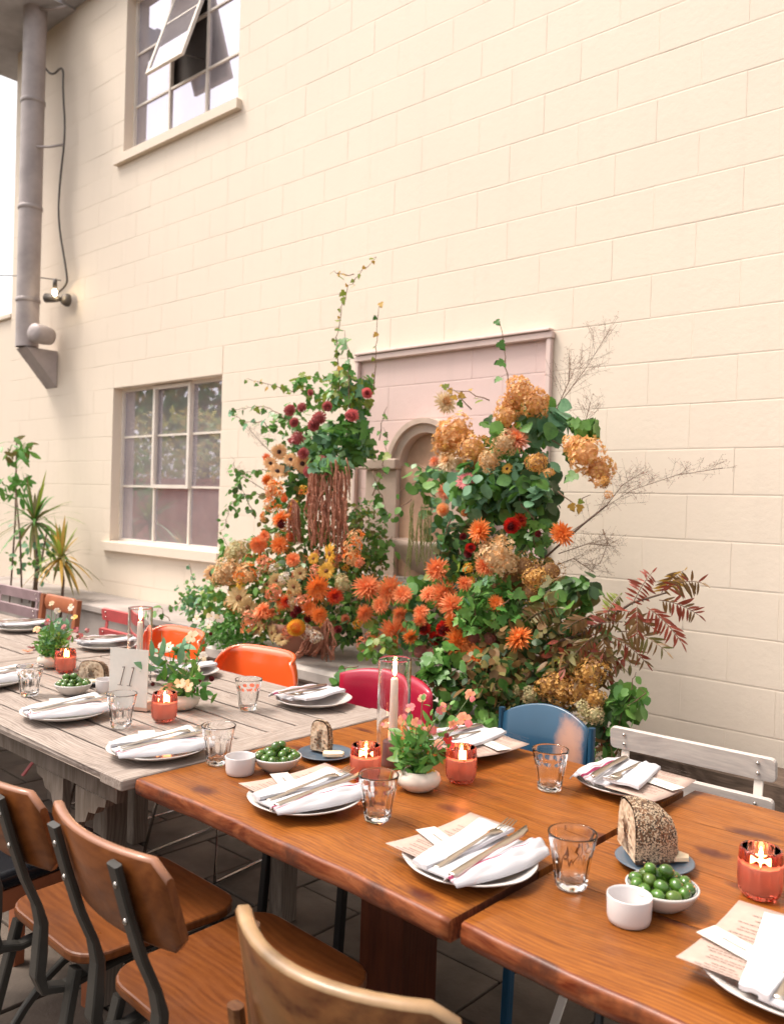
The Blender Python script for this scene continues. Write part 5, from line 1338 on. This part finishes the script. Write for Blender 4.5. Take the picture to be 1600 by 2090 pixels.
for i in range(70):
    x = rf_.gauss(600, 75); y = rf_.uniform(1120, 1300); kind, col = rf_.choice([('phlox', 'salmon'), ('phlox', 'peach'), ('phlox', 'cream'), ('pompon', 'coral'), ('daisy', 'straw'), ('daisy', 'peach'), ('phlox', 'yellow'), ('deco', 'salmon'), ('dahlia', 'orange')])
    if 440 < x < 745: flower(LA, Lo, kind, col, x, y, rf_.uniform(13, 25), 2.93+rf_.uniform(-.06, .08), rf_, 'diskb', .9)
for i in range(22): flower(LA, Lo, *rf_.choice([('phlox', 'peach'), ('phlox', 'yellow'), ('daisy', 'peach'), ('pompon', 'coral')]), rf_.uniform(535, 620), rf_.uniform(985, 1110), rf_.uniform(12, 22), 3.0, rf_, 'diskb', .9)
rt = random.Random(9)
for i in range(64):
    g = i % 3; x0 = rt.uniform((628, 655, 690)[g], (655, 690, 714)[g]); y0_ = rt.uniform(950, 1040); y1_ = y0_+rt.uniform(45, 125)*(1, 1.35, 1.2)[g]; y1_ = min(y1_, 1150+rt.uniform(-40, 8))
    tassel(LA, Lo, [(x0+rt.uniform(0, 8)*(1 if x0 < 665 else -1), y0_-18), (x0, y0_), (x0+rt.gauss(0, 2.5), (y0_*2+y1_)/3), (x0+rt.gauss(0, 4), (y0_+2*y1_)/3), (x0+rt.gauss(-1, 6), y1_)], 2.95+rt.uniform(-.06, .05), .0052, i)
for i in range(14): x0 = rt.uniform(585, 612); tassel(LA, Lo, [(598, 1018), (x0, 1035), (x0+rt.gauss(0, 5), 1070), (x0+rt.gauss(2, 8), rt.uniform(1090, 1118))], 2.97+rt.uniform(-.03, .03), .0045, 100+i)
for i in range(18): x0 = rt.uniform(655, 685); tassel(LA, Lo, [(668, 1262), (x0, 1285), (x0+rt.gauss(0, 5), 1315), (x0+rt.gauss(4, 8), rt.uniform(1335, 1358))], 2.84+rt.uniform(-.03, .03), .0045, 200+i)
for i in range(18): x0 = rt.uniform(610, 650); tassel(LA, Lo, [(650, 1290), (x0+8, 1310), (x0, 1328), (x0-rt.uniform(0, 30), rt.uniform(1335, 1350))], 2.80+rt.uniform(-.03, .03), .0045, 300+i)
for k_, (pts, Y, tpl, ms, sz, st) in enumerate([
 ([(692, 800), (690, 740), (688, 690), (694, 640), (712, 585), (740, 550), (768, 524)], 3.2, 'ivy', ['lime', 'gold', 'lime'], .036, .034), ([(714, 830), (712, 760), (708, 700), (704, 675)], 3.2, 'ivy', ['mid', 'deep'], .055, .05),
 ([(762, 800), (768, 720), (770, 670), (775, 618)], 3.2, 'ivy', ['deep', 'lime', 'gold'], .036, .075), ([(720, 560), (695, 560), (682, 552)], 3.2, 'ivy', ['lime', 'gold'], .036, .04), ([(600, 800), (570, 790), (540, 782), (505, 772)], 3.2, 'ivy', ['lime', 'gold', 'mid'], .036, .03),
 ([(590, 860), (550, 832), (520, 828), (475, 838)], 3.2, 'ivy', ['euca', 'deep', 'lime'], .046, .036), ([(560, 880), (535, 860), (500, 862), (470, 842)], 3.18, 'ivy', ['euca', 'mid'], .046, .036), ([(560, 960), (500, 965), (480, 955), (478, 942)], 3.1, 'oval', ['mid', 'deep'], .040, .03),
 ([(540, 1010), (500, 1010), (470, 1030), (458, 1080)], 3.05, 'oval', ['deep', 'mid'], .045, .026), ([(520, 1060), (505, 1020), (490, 990)], 3.05, 'oval', ['deep', 'dark'], .05, .03), ([(480, 1140), (460, 1110), (452, 1090)], 3.02, 'round', ['mid', 'fern'], .036, .03), ([(420, 1220), (395, 1190), (388, 1160), (385, 1150)], 2.98, 'round', ['mid', 'euca'], .028, .026),
 ([(410, 1235), (370, 1225), (350, 1245)], 2.95, 'ivy', ['fern', 'mid'], .035, .03), ([(350, 1265), (335, 1255), (325, 1240)], 2.75, 'ivy', ['mid', 'deep'], .06, .045), ([(760, 1010), (780, 960), (790, 900), (782, 872)], 3.2, 'ivy', ['deep', 'mid', 'lime'], .05, .05), ([(770, 900), (785, 850), (790, 830)], 3.3, 'ivy', ['gold', 'mid'], .04, .05),
 ([(760, 960), (775, 1000), (785, 1040), (800, 1050)], 3.2, 'ivy', ['deep', 'mid'], .05, .035), ([(775, 1150), (790, 1120), (800, 1095)], 3.25, 'oval', ['deep', 'mid'], .05, .035)]):
    vine(LA, Lo, pts, Y, tpl, ms, sz, st, 40+k_)
for k_, (pts, sp_) in enumerate([([(560, 930), (530, 900), (505, 870)], .10), ([(540, 1000), (500, 975), (470, 950)], .10)]): wisp(LA, Lo, pts, 3.2, k_, sp_, 9, 5)

# ---------------- right arrangement
Ro = Vector((-2.25, 2.95, 0))
RA = thing('floral_arrangement', 'right flower arrangement of orange dahlias, tan hydrangeas and red sumac fronds beside the fountain', 'flowers', Ro)
foliage(RA, Ro, 'foliage', [
 (1110, 860, 48, 45, 3.1, .12, 'wide', ['euca', 'deep', 'euca'], .075, 60), (1190, 870, 26, 26, 3.05, .08, 'ivy', ['deep', 'mid'], .075, 16), (1015, 885, 26, 38, 2.95, .06, 'round', ['deep', 'mid'], .080, 14), (1060, 860, 60, 50, 3.2, .12, 'ivy', ['mid', 'lime'], .045, 60),
 (1010, 990, 95, 60, 3.0, .16, 'round', ['euca', 'deep', 'euca', 'deep'], .066, 240), (1090, 985, 55, 60, 3.02, .14, 'round', ['deep', 'euca', 'dark'], .062, 130), (1050, 1020, 90, 50, 3.08, .14, 'oval', ['deep', 'dark'], .055, 180),
 (880, 985, 50, 38, 3.05, .1, 'round', ['deep', 'mid', 'euca'], .055, 40), (900, 1050, 40, 55, 3.08, .1, 'round', ['euca', 'deep'], .05, 45), (960, 1110, 70, 60, 3.1, .14, 'oval', ['deep', 'dark', 'olive'], .05, 180), (1090, 1080, 40, 45, 3.05, .12, 'ivy', ['mid', 'deep'], .06, 46),
 (930, 1190, 70, 60, 2.98, .16, 'oval', ['deep', 'mid', 'lime', 'dark'], .048, 220), (1010, 1240, 90, 70, 2.92, .18, 'ivy', ['mid', 'deep', 'mid', 'fern'], .052, 240), (860, 1200, 45, 40, 3.0, .12, 'round', ['deep', 'euca', 'mid'], .060, 60), (900, 1290, 90, 50, 2.95, .16, 'oval', ['deep', 'dark', 'mid'], .05, 230),
 (800, 1250, 60, 60, 3.05, .12, 'oval', ['mid', 'deep', 'lime'], .048, 130), (780, 1200, 60, 22, 3.1, .1, 'oval', ['mid', 'deep'], .05, 50), (780, 1320, 50, 30, 2.9, .1, 'oval', ['mid', 'deep', 'lime'], .045, 60),
 (1150, 1220, 60, 42, 2.95, .14, 'round', ['deep', 'mid', 'olive'], .055, 130), (1190, 1195, 36, 26, 2.92, .08, 'oval', ['dark', 'deep'], .055, 34), (1130, 1290, 110, 55, 2.95, .16, 'oval', ['deep', 'rust', 'olive', 'dark'], .045, 260), (1060, 1370, 130, 70, 2.85, .18, 'oval', ['dark', 'deep', 'rust', 'olive'], .045, 420),
 (960, 1420, 110, 60, 2.78, .16, 'oval', ['dark', 'deep', 'mid', 'rust'], .055, 300), (975, 1470, 70, 40, 2.72, .12, 'round', ['deep', 'mid'], .065, 70), (895, 1350, 34, 40, 2.70, .06, 'ivy', ['mid', 'fern', 'deep'], .075, 26), (1000, 1300, 110, 60, 2.98, .14, 'small', ['dark', 'rust', 'deep'], .035, 380),
 (1200, 1340, 90, 50, 2.9, .14, 'lance', ['rust', 'olive', 'red'], .06, 200), (1280, 1430, 40, 42, 2.85, .1, 'round', ['deep', 'mid', 'deep'], .055, 66), (1240, 1480, 35, 50, 2.85, .1, 'round', ['deep', 'dark'], .05, 40), (1225, 1560, 35, 50, 2.8, .08, 'lance', ['rust', 'olive', 'deep'], .05, 46),
 (1100, 1440, 100, 40, 2.85, .12, 'small', ['olive', 'rust', 'dark'], .035, 260), (700, 1390, 24, 26, 2.6, .04, 'round', ['deep', 'mid'], .05, 9), (1050, 900, 80, 70, 3.3, .08, 'oval', ['dark', 'deep'], .05, 120), (1000, 1180, 120, 160, 3.25, .14, 'oval', ['dark', 'deep', 'olive'], .05, 500), (960, 1330, 130, 60, 3.1, .14, 'oval', ['dark', 'deep'], .05, 260)], 33, 170)
rr = random.Random(12)
def cluster(kind, col, lst, Y):
    for (x, y, d) in lst: flower(RA, Ro, kind, col, x, y, d*1.05, Y+rr.uniform(-.03, .03), rr, 'disk', .7)
cluster('hyd', 'tan', [(1062,800,66),(1040,825,50),(1092,825,56),(930,885,84),(965,915,60),(905,905,52),(1035,850,50),(1195,925,66),(1222,960,58),(1170,910,44),(975,945,50)], 3.0)
cluster('hyd', 'beige', [(1012,1135,74),(1035,1150,50),(1030,905,50),(1000,940,50)], 2.88)
cluster('hyd', 'amber', [(1095,945,40),(1205,1375,62),(1150,1410,70),(1185,1415,60),(1120,1400,50),(1215,1425,44),(1100,945,34),(1235,985,24),(1090,1180,50)], 2.80)
cluster('hyd', 'greencr', [(1082,1420,36),(1060,1408,24),(1215,1460,40),(1195,1450,40)], 2.78)
cluster('sedum', 'brown', [(1050,1185,70),(1095,1170,60),(1125,1165,50),(1020,1200,60),(1070,1155,50),(1140,1190,44),(1085,1210,50)], 2.95); cluster('sedum', 'sedum', [(970,1300,46),(1000,1305,40),(880,1340,50),(858,1330,40),(905,1370,34),(1050,1290,30)], 2.85)
cluster('dahlia', 'cream', [(908,822,50),(913,940,46),(940,950,40)], 3.05); cluster('dahlia', 'salmon', [(1052,897,60)], 2.95)
cluster('daisy', 'pink', [(950,982,44)], 2.9); cluster('dahlia', 'salmon', [(887,942,28),(909,1003,34)], 2.95); cluster('pompon', 'peach', [(904,1040,30),(948,1047,18)], 2.95)
cluster('dahlia', 'orange', [(980,1085,52),(1147,1090,54),(938,1308,58),(978,1342,56),(1003,1336,44),(1060,1304,52),(1012,1232,34),(925,1268,38),(838,1300,30)], 2.82); cluster('dahlia', 'coral', [(893,1163,50),(990,1156,46),(905,1215,58),(926,1238,56),(860,1250,40),(857,1268,30),(776,1236,40),(822,1214,38),(948,1192,36),(875,1212,36)], 2.84)
cluster('dahlia', 'redor', [(1062,1062,34)], 2.95); cluster('ball', 'red', [(1044,1072,34),(866,1282,32),(906,1282,34),(888,1303,34),(960,1118,24)], 2.84); cluster('ball', 'burg', [(1098,1090,16),(955,1130,18),(945,1095,18),(925,1330,20)], 2.95)
cluster('daisy', 'yellow', [(1093,946,38),(1035,957,26)], 2.92); cluster('phlox', 'yellow', [(955,1160,22),(1125,1235,14),(960,1190,20),(1010,1500,22)], 2.85); cluster('phlox', 'tan', [(1242,1010,16),(1220,985,16),(1120,965,22)], 2.95)
for i in range(26):
    x0 = rt.choice([838, 848, 858, 868, 875])+rt.uniform(-4, 4); y0_ = rt.uniform(1035, 1095); tassel(RA, Ro, [(x0+3, y0_-16), (x0, y0_), (x0+rt.gauss(0, 3), y0_+50), (x0+rt.gauss(-4, 4), min(1185, y0_+rt.uniform(50, 125)))], 2.95+rt.uniform(-.04, .04), .0024, 400+i, 'amarg', 'green_tassel')
for k_, (pts, Y, tpl, ms, sz, st) in enumerate([
 ([(1048, 800), (1036, 765), (1030, 730), (1026, 690), (1018, 650)], 3.05, 'ivy', ['deep', 'mid', 'fern'], .055, .085), ([(1000, 815), (960, 800), (930, 800), (900, 788)], 3.05, 'ivy', ['gold', 'lime', 'gold'], .034, .034), ([(960, 830), (940, 812), (925, 815)], 3.05, 'ivy', ['mid', 'gold'], .045, .05),
 ([(1130, 900), (1155, 920), (1165, 960)], 3.05, 'ivy', ['deep', 'mid'], .06, .07), ([(930, 1000), (890, 990), (850, 985), (820, 1000)], 3.05, 'round', ['deep', 'mid'], .050, .04), ([(900, 960), (870, 955), (850, 945)], 3.05, 'round', ['deep', 'fern'], .045, .036), ([(840, 1020), (815, 1040), (805, 1060)], 3.1, 'oval', ['mid', 'deep'], .045, .035),
 ([(920, 1060), (905, 1110), (900, 1140)], 3.0, 'oval', ['deep', 'euca'], .055, .05), ([(1060, 1020), (1085, 1060), (1090, 1110)], 2.95, 'ivy', ['mid', 'deep'], .06, .05), ([(1260, 1480), (1285, 1420), (1290, 1385), (1298, 1372)], 2.8, 'round', ['deep', 'mid'], .045, .032), ([(1270, 1450), (1305, 1430), (1318, 1415)], 2.8, 'wide', ['mid', 'deep'], .055, .034),
 ([(730, 1360), (700, 1365), (690, 1385), (695, 1400)], 2.6, 'round', ['deep', 'mid'], .045, .035), ([(1140, 1000), (1180, 1030), (1205, 1010)], 3.0, 'ivy', ['gold', 'lime'], .035, .05), ([(970, 1260), (965, 1215), (985, 1190)], 2.8, 'ivy', ['euca', 'mid'], .055, .035), ([(1000, 1280), (1020, 1240), (1050, 1215)], 2.8, 'ivy', ['fern', 'mid'], .055, .035)]):
    vine(RA, Ro, pts, Y, tpl, ms, sz, st, 80+k_)
for k_, (pts, sp_, n_) in enumerate([([(1110, 860), (1160, 800), (1200, 745), (1245, 672)], .20, 16), ([(1130, 850), (1160, 780), (1165, 740)], .16, 9), ([(1190, 880), (1205, 820)], .12, 7), ([(1130, 1110), (1180, 1075), (1235, 1035), (1290, 1000), (1380, 970), (1475, 955)], .16, 20), ([(1235, 1035), (1270, 990), (1310, 965)], .12, 10),
                                  ([(1140, 1130), (1200, 1110), (1255, 1115)], .14, 12), ([(1120, 1160), (1170, 1140), (1215, 1170)], .16, 12), ([(1230, 1080), (1240, 1110), (1225, 1150)], .1, 8)]): wisp(RA, Ro, pts, 3.1, 20+k_, sp_, n_, 6, md='sedum' if k_ < 5 else 'brown')
b = B(); b.tube([at(1110, 1140, 3.0)-Ro, at(1190, 1070, 3.0)-Ro, at(1240, 1030, 3.02)-Ro], [.005, .0045, .003], 6); b.tube([at(1080, 1330, 2.9)-Ro, at(1200, 1290, 2.9)-Ro, at(1290, 1230, 2.9)-Ro, at(1360, 1210, 2.9)-Ro], [.007, .006, .005, .003], 6); b.tube([at(1170, 1230, 2.9)-Ro, at(1115, 1250, 2.9)-Ro], .004, 6); ob('branch', b, M['bark'], RA)
FR = [((1290, 1235), (1330, 1170), .075, ['red']), ((1350, 1210), (1395, 1165), .07, ['rust', 'gold']), ((1360, 1205), (1432, 1190), .08, ['red', 'rust']), ((1345, 1225), (1425, 1255), .08, ['rust', 'red']), ((1320, 1240), (1390, 1310), .085, ['red']), ((1300, 1235), (1300, 1300), .08, ['red', 'rust']),
 ((1290, 1250), (1215, 1260), .085, ['rust', 'red']), ((1270, 1270), (1180, 1290), .085, ['rust', 'red']), ((1260, 1290), (1360, 1330), .085, ['rust', 'olive']), ((1250, 1300), (1320, 1355), .075, ['rust', 'red']), ((1230, 1300), (1240, 1390), .08, ['rust']), ((1210, 1300), (1150, 1370), .08, ['rust', 'olive']), ((1180, 1310), (1100, 1350), .08, ['rust', 'red']),
 ((1150, 1330), (1060, 1370), .075, ['rust']), ((1120, 1360), (1150, 1350), .05, ['lime', 'gold']), ((1130, 1370), (1160, 1400), .06, ['lime']), ((1240, 1250), (1265, 1215), .06, ['olive', 'lime']), ((1200, 1260), (1160, 1280), .07, ['rust']), ((1280, 1260), (1330, 1280), .07, ['red', 'rust']), ((1000, 1400), (1020, 1330), .08, ['rust', 'dark']), ((980, 1390), (950, 1350), .07, ['red', 'rust']),
 ((1240, 1480), (1215, 1540), .07, ['dark', 'red']), ((1250, 1490), (1265, 1560), .07, ['dark', 'rust']), ((1235, 1540), (1260, 1600), .08, ['olive', 'rust']), ((1070, 1270), (1140, 1240), .07, ['rust', 'olive']), ((1090, 1300), (1170, 1300), .08, ['rust', 'olive'])]
for k_, (a, c, ln_, ms) in enumerate(FR): frond(RA, Ro, a, c, (2.86+.05*math.sin(k_), 2.84+.09*math.cos(k_*2)), ln_*.78, ms, 60+k_)
for o in RA.children:
    pass

# ---------------- planting at the far left
def sword_plant(name, base, head, Y, n, ln, mats, label, cat, tp, seed, stem=None):
    rr = random.Random(seed); p0 = at(*base, Y); p0.z = max(0.55, p0.z) if False else p0.z; hd = at(*head, Y); root = Vector((hd.x, Y, 0)); t = thing(name, label, cat, root); b = B()
    if stem: b.tube([Vector((0, 0, .3)), (p0-root)*.5+(hd-root)*.5+Vector((.02, 0, 0)), hd-root], [stem, stem*.8, stem*.7], 8); ob('trunk', b, M['bark'], t)
    b = B()
    for i in range(n):
        a = rr.uniform(0, 2*PI); el = rr.uniform(-.5, 1.45); l = ln*rr.uniform(.7, 1.05); d = Vector((math.cos(a)*math.cos(el), math.sin(a)*math.cos(el)*.8, math.sin(el))); side = d.cross(_z).normalized(); c = hd-root; rings = []
        for k_ in range(6):
            t_ = k_/5; p = c+d*l*t_-Vector((0, 0, 1))*(l*.45*t_*t_*max(.1, math.cos(el))); 
            if p.y+root.y > WY-.02: p.y = WY-.02-root.y
            w_ = .013*math.sin(PI*(.15+.85*t_))**.7; rings.append((p-side*w_, p+side*w_))
        vs_ = [q for r_ in rings for q in r_]; b.add(vs_, [(2*k_, 2*k_+1, 2*k_+3, 2*k_+2) for k_ in range(5)], rr.randrange(len(mats)), True)
    ob('leaves', b, [L[m_] for m_ in mats], t); return t
sword_plant('dracaena', (80, 1220), (70, 1065), 3.25, 56, .58, ['fern', 'olive', 'mid', 'lime'], 'spiky dracaena on a thin bent trunk at the far left of the wall', 'plant', 0, 4, .022)
sword_plant('yucca', (130, 1230), (124, 1140), 3.2, 46, .40, ['gold', 'lime', 'olive'], 'yellow spiky plant right of the taller dracaena', 'plant', 0, 6, .014)
sh_ = thing('leafy_shrub', 'small leaved shrub rising at the left edge above the dracaena', 'plant', at(40, 1000, 3.2))
sh_.location.z = .5; so_ = Vector(sh_.location)
foliage(sh_, so_, 'leaves', [(36, 915, 30, 28, 3.2, .15, 'lance', ['mid', 'fern', 'olive'], .11, 44), (30, 990, 30, 30, 3.2, .15, 'lance', ['mid', 'fern'], .11, 44), (95, 1130, 26, 60, 3.3, .15, 'oval', ['euca', 'mid'], .06, 60), (40, 1120, 24, 60, 3.3, .15, 'oval', ['mid', 'euca'], .06, 30)], 3, 0)
b = B()
for q in ((20, 1230, 34, 900), (45, 1230, 30, 980), (60, 1230, 95, 1090)): b.tube([at(q[0], q[1], 3.25)-so_, at((q[0]+q[2])/2+4, (q[1]+q[3])/2, 3.25)-so_, at(q[2], q[3], 3.25)-so_], .008, 6)
ob('stems', b, M['bark'], sh_)

# mirrored trees and hedge across the court
hg = thing('ivy_hedge', 'yellow green ivy hedge growing over the brick wall, mirrored in the lower window', 'hedge', (-14, -3.4, 1.85)); b = B(); rr = random.Random(2)
for i in range(4200):
    p = Vector((rr.uniform(-14, 6), rr.uniform(-.3, .5), rr.uniform(0, 1.0)**1.2*1.5)); addleaf(b, 'small', facing(p, Vector((rr.gauss(0, 1), rr.gauss(0, 1)+.8, rr.gauss(0, 1)+.6)), rr.uniform(0, 6), rr.uniform(.12, .24)), rr.randrange(3))
ob('leaves', b, [pm('hedge_lime', (.55, .55, .10), (.70, .66, .20)), pm('hedge_gold', (.75, .55, .12), (.85, .68, .25)), pm('hedge_green', (.30, .48, .12), (.42, .58, .2))], hg, kind='stuff')  # leaf colours brightened in place of sun missing on this side
for k_, (x, y, h) in enumerate([(-18, -5.2, 6.0), (-22, -4.6, 6.8), (-14.5, -6.0, 5.2)]):
    tr = thing('tree', ['broad leafy tree across the court mirrored in the lower window', 'tallest leafy tree across the court beyond the brick wall', 'shorter leafy tree across the court nearer the tables'][k_], 'tree', (x, y, 0)); b = B(); b.tube([(0, 0, 0), (.05, .1, h*.5), (0, .2, h*.7)], [.16, .12, .06], 8)
    for q in range(5): a = q*1.26; b.tube([(0, .1, h*.45), (math.cos(a)*.9, math.sin(a)*.9, h*.75)], [.07, .03], 6)
    ob('trunk', b, M['bark'], tr); b = B()
    for i in range(1900):
        while True:
            v = Vector((rr.uniform(-1, 1), rr.uniform(-1, 1), rr.uniform(-1, 1)))
            if v.length < 1 and (v.length > .35 or rr.random() < .3) and mnoise.noise(v*2.2+Vector((k_, 0, 0))) > -.12: break
        p = Vector((v.x*2.3, v.y*1.9, h*.68+v.z*h*.36)); addleaf(b, 'small', facing(p, v+Vector((0, 0, .4)), rr.uniform(0, 6), rr.uniform(.2, .34)), rr.randrange(4))
    ob('crown', b, [L['lime'], L['fern'], L['gold'], L['mid']], tr, kind='stuff')

# ---------------- little table flowers
def vase(p, label, seed, blooms, leaves, s=1.0):
    rr = random.Random(seed); q = onz(*p); org = Vector((q.x, q.y, TZ)); t = thing('bud_bowl', label, 'vase of flowers', org, 0)
    b = B(); b.lathe([(.001, .002), (.030, 0), (.034, .003), (.050, .014), (.0555, .026), (.052, .038), (.040, .046), (.034, .0475), (.032, .046), (.038, .040), (.046, .028), (.040, .016), (.001, .012)], 44); ob('bowl', b, M['bowl'], t, sc_=s)
    b = B()
    tips = []
    for (x, y, d, col, kind) in blooms:
        D = (q-CAM).dot(FW)*rr.uniform(.97, 1.03); dd = _ray(x, y); tip = CAM+dd*(D/dd.dot(FW)); tips.append((tip, d, col, kind, D))
    for tip, d, col, kind, D in tips:
        a = Vector((rr.uniform(-.02, .02), rr.uniform(-.02, .02), .035)); c = tip-org; mid = a.lerp(c, .5)+Vector((rr.uniform(-.012, .012), rr.uniform(-.012, .012), .012))
        b.tube([a, a.lerp(mid, .6)+Vector((0, 0, .006)), mid, mid.lerp(c, .6), c], .0010, 5)
        for k_ in range(3):
            pp = a.lerp(c, rr.uniform(.15, .75)); addleaf(b, 'lance', facing(pp, rdir(rr, .6), rr.uniform(0, 6), rr.uniform(.018, .035)), 1+rr.randrange(2))
    ob('stems', b, [M['stem'], L['mid'], L['fern']], t, kind='stuff')
    for tip, d, col, kind, D in tips:
        r = d/2*D/FPX; n = (VIEW+Vector((rr.uniform(-.5, .3), 0, rr.uniform(-.3, .7)))).normalized(); Mx = Matrix.Translation(-org) @ facing(tip, n, rr.uniform(0, 6), r)
        if kind == 'viola':
            bb = B(); c1, c2 = col
            for az, ln_, w_, mi in ((100, .95, .42, 0), (62, .95, .42, 0), (170, .85, .38, 0), (-8, .85, .38, 0), (-90, 1.0, .50, 1)): petal_strip(bb, R(az), R(12), .06, ln_, w_, mi, cup=.1, droop=.5, tip=.75, n=3, fold=.12)
            bb.ball((0, 0, .08), .10, 2, 6, 4); me = bb.mesh('viola', [P[c1], P[c2], P['disky']])
        else:
            a_, b_ = CMIX[col]; me = flower_mesh(kind, a_, b_, 'disky', rr.randrange(2))
        o = link(bpy.data.objects.new(NAMES.get(kind, kind), me), t); o.matrix_local = Mx
    b = B(); mk = []
    for (x, y, rx, ry, n_, tpl, m_, sz) in leaves:
        if m_ not in mk: mk.append(m_)
        for i in range(n_):
            D = (q-CAM).dot(FW)+rr.uniform(-.045, .045); dd = _ray(x+rr.uniform(-rx, rx), y+rr.uniform(-ry, ry)); p_ = CAM+dd*(D/dd.dot(FW)); addleaf(b, tpl, facing(p_-org, rdir(rr, .5), rr.gauss(0, 1.2), sz*rr.uniform(.6, 1.3)), mk.index(m_))
    ob('leaves', b, [L[k_] for k_ in mk], t, kind='stuff')
    return t
pk = ('salmon', 'pink'); pk2 = ('pink', 'salmon'); cw = ('white', 'cream')
vase((853, 1612), 'cream bowl with pink and wine violas on the pine table between two votives', 1,
 [(837, 1445, 22, pk2, 'viola'), (862, 1425, 20, pk, 'viola'), (960, 1420, 26, pk, 'viola'), (948, 1470, 34, pk, 'viola'), (925, 1480, 22, pk, 'viola'), (880, 1490, 24, pk2, 'viola'), (822, 1470, 26, pk, 'viola'), (868, 1495, 24, pk, 'viola'), (900, 1450, 20, pk2, 'viola'), (914, 1508, 22, ('red', 'burg'), 'viola'), (920, 1522, 16, ('red', 'red'), 'viola'), (878, 1574, 22, ('yellow', 'orange'), 'viola'), (786, 1480, 16, pk, 'viola'), (850, 1475, 22, pk, 'viola'), (895, 1520, 24, pk, 'viola'), (860, 1535, 16, cw, 'viola'), (905, 1440, 14, pk, 'viola')],
 [(848, 1545, 34, 38, 120, 'lance', 'fern', .032), (850, 1520, 40, 45, 60, 'lance', 'mid', .034), (880, 1470, 40, 40, 18, 'oval', 'mid', .018), (825, 1560, 20, 15, 14, 'lance', 'mid', .05)])
vase((372, 1447), 'cream bowl of pale blooms and dark berries beside the number card', 2,
 [(375, 1375, 24, ('cream', 'peach'), 'viola'), (395, 1382, 26, ('cream', 'peach'), 'viola'), (385, 1400, 26, ('cream', 'peach'), 'viola'), (368, 1395, 24, ('cream', 'peach'), 'viola'), (400, 1365, 22, ('cream', 'cream'), 'viola'), (345, 1322, 26, cw, 'viola'), (330, 1318, 18, cw, 'viola'), (392, 1300, 28, ('cream', 'cream'), 'viola'), (402, 1265, 20, cw, 'viola'), (432, 1258, 22, cw, 'viola'), (448, 1262, 20, cw, 'viola'), (426, 1275, 18, cw, 'viola'), (380, 1340, 18, cw, 'viola'), (350, 1405, 26, ('peach', 'salmon'), 'viola'), (335, 1410, 22, ('peach', 'salmon'), 'viola'),
  (406, 1391, 12, 'burg', 'pompon'), (432, 1386, 12, 'burg', 'pompon'), (396, 1410, 10, 'burg', 'pompon'), (312, 1397, 9, 'burg', 'pompon'), (430, 1294, 8, 'burg', 'pompon'), (415, 1340, 20, cw, 'viola')],
 [(345, 1345, 40, 30, 16, 'lance', 'euca', .075), (370, 1370, 40, 40, 40, 'lance', 'mid', .045), (385, 1405, 30, 20, 40, 'oval', 'fern', .035), (330, 1387, 16, 6, 3, 'lance', 'fern', .09), (428, 1428, 6, 8, 2, 'lance', 'mid', .055)])
vase((105, 1362), 'bowl of small wine and white blooms on the far side of the grey table', 3,
 [(97, 1270, 16, ('burg', 'red'), 'viola'), (117, 1247, 14, cw, 'viola'), (105, 1232, 12, ('cream', 'cream'), 'viola'), (145, 1240, 16, cw, 'viola'), (118, 1275, 14, cw, 'viola'), (75, 1285, 18, ('peach', 'salmon'), 'viola'), (155, 1285, 14, ('mauve', 'burg'), 'viola'), (163, 1298, 14, ('mauve', 'burg'), 'viola'), (130, 1280, 14, ('mauve', 'burg'), 'viola'), (152, 1260, 14, ('yellow', 'peach'), 'viola'), (178, 1287, 12, ('burg', 'mauve'), 'viola'), (140, 1300, 14, ('mauve', 'burg'), 'viola'), (90, 1300, 14, cw, 'viola')],
 [(108, 1315, 26, 26, 130, 'lance', 'mid', .04), (115, 1290, 30, 25, 60, 'lance', 'euca', .035), (110, 1330, 18, 16, 60, 'lance', 'fern', .04)])
for (x, y, col) in ((57, 1333, 'salmon'), (66, 1326, 'burg')):
    q = onz(x, y); bb = B(); petal_strip(bb, 0, .2, 0, .03, .012, 0); petal_strip(bb, 2, .1, 0, .03, .012, 0); petal_strip(bb, 4, .2, 0, .028, .012, 0)
    tag(ob('fallen_bloom', bb, P[col], None, (q.x, q.y, TZ+.002)), ('fallen salmon' if col == 'salmon' else 'fallen dark wine')+' blossom lying on the grey table', 'flower')
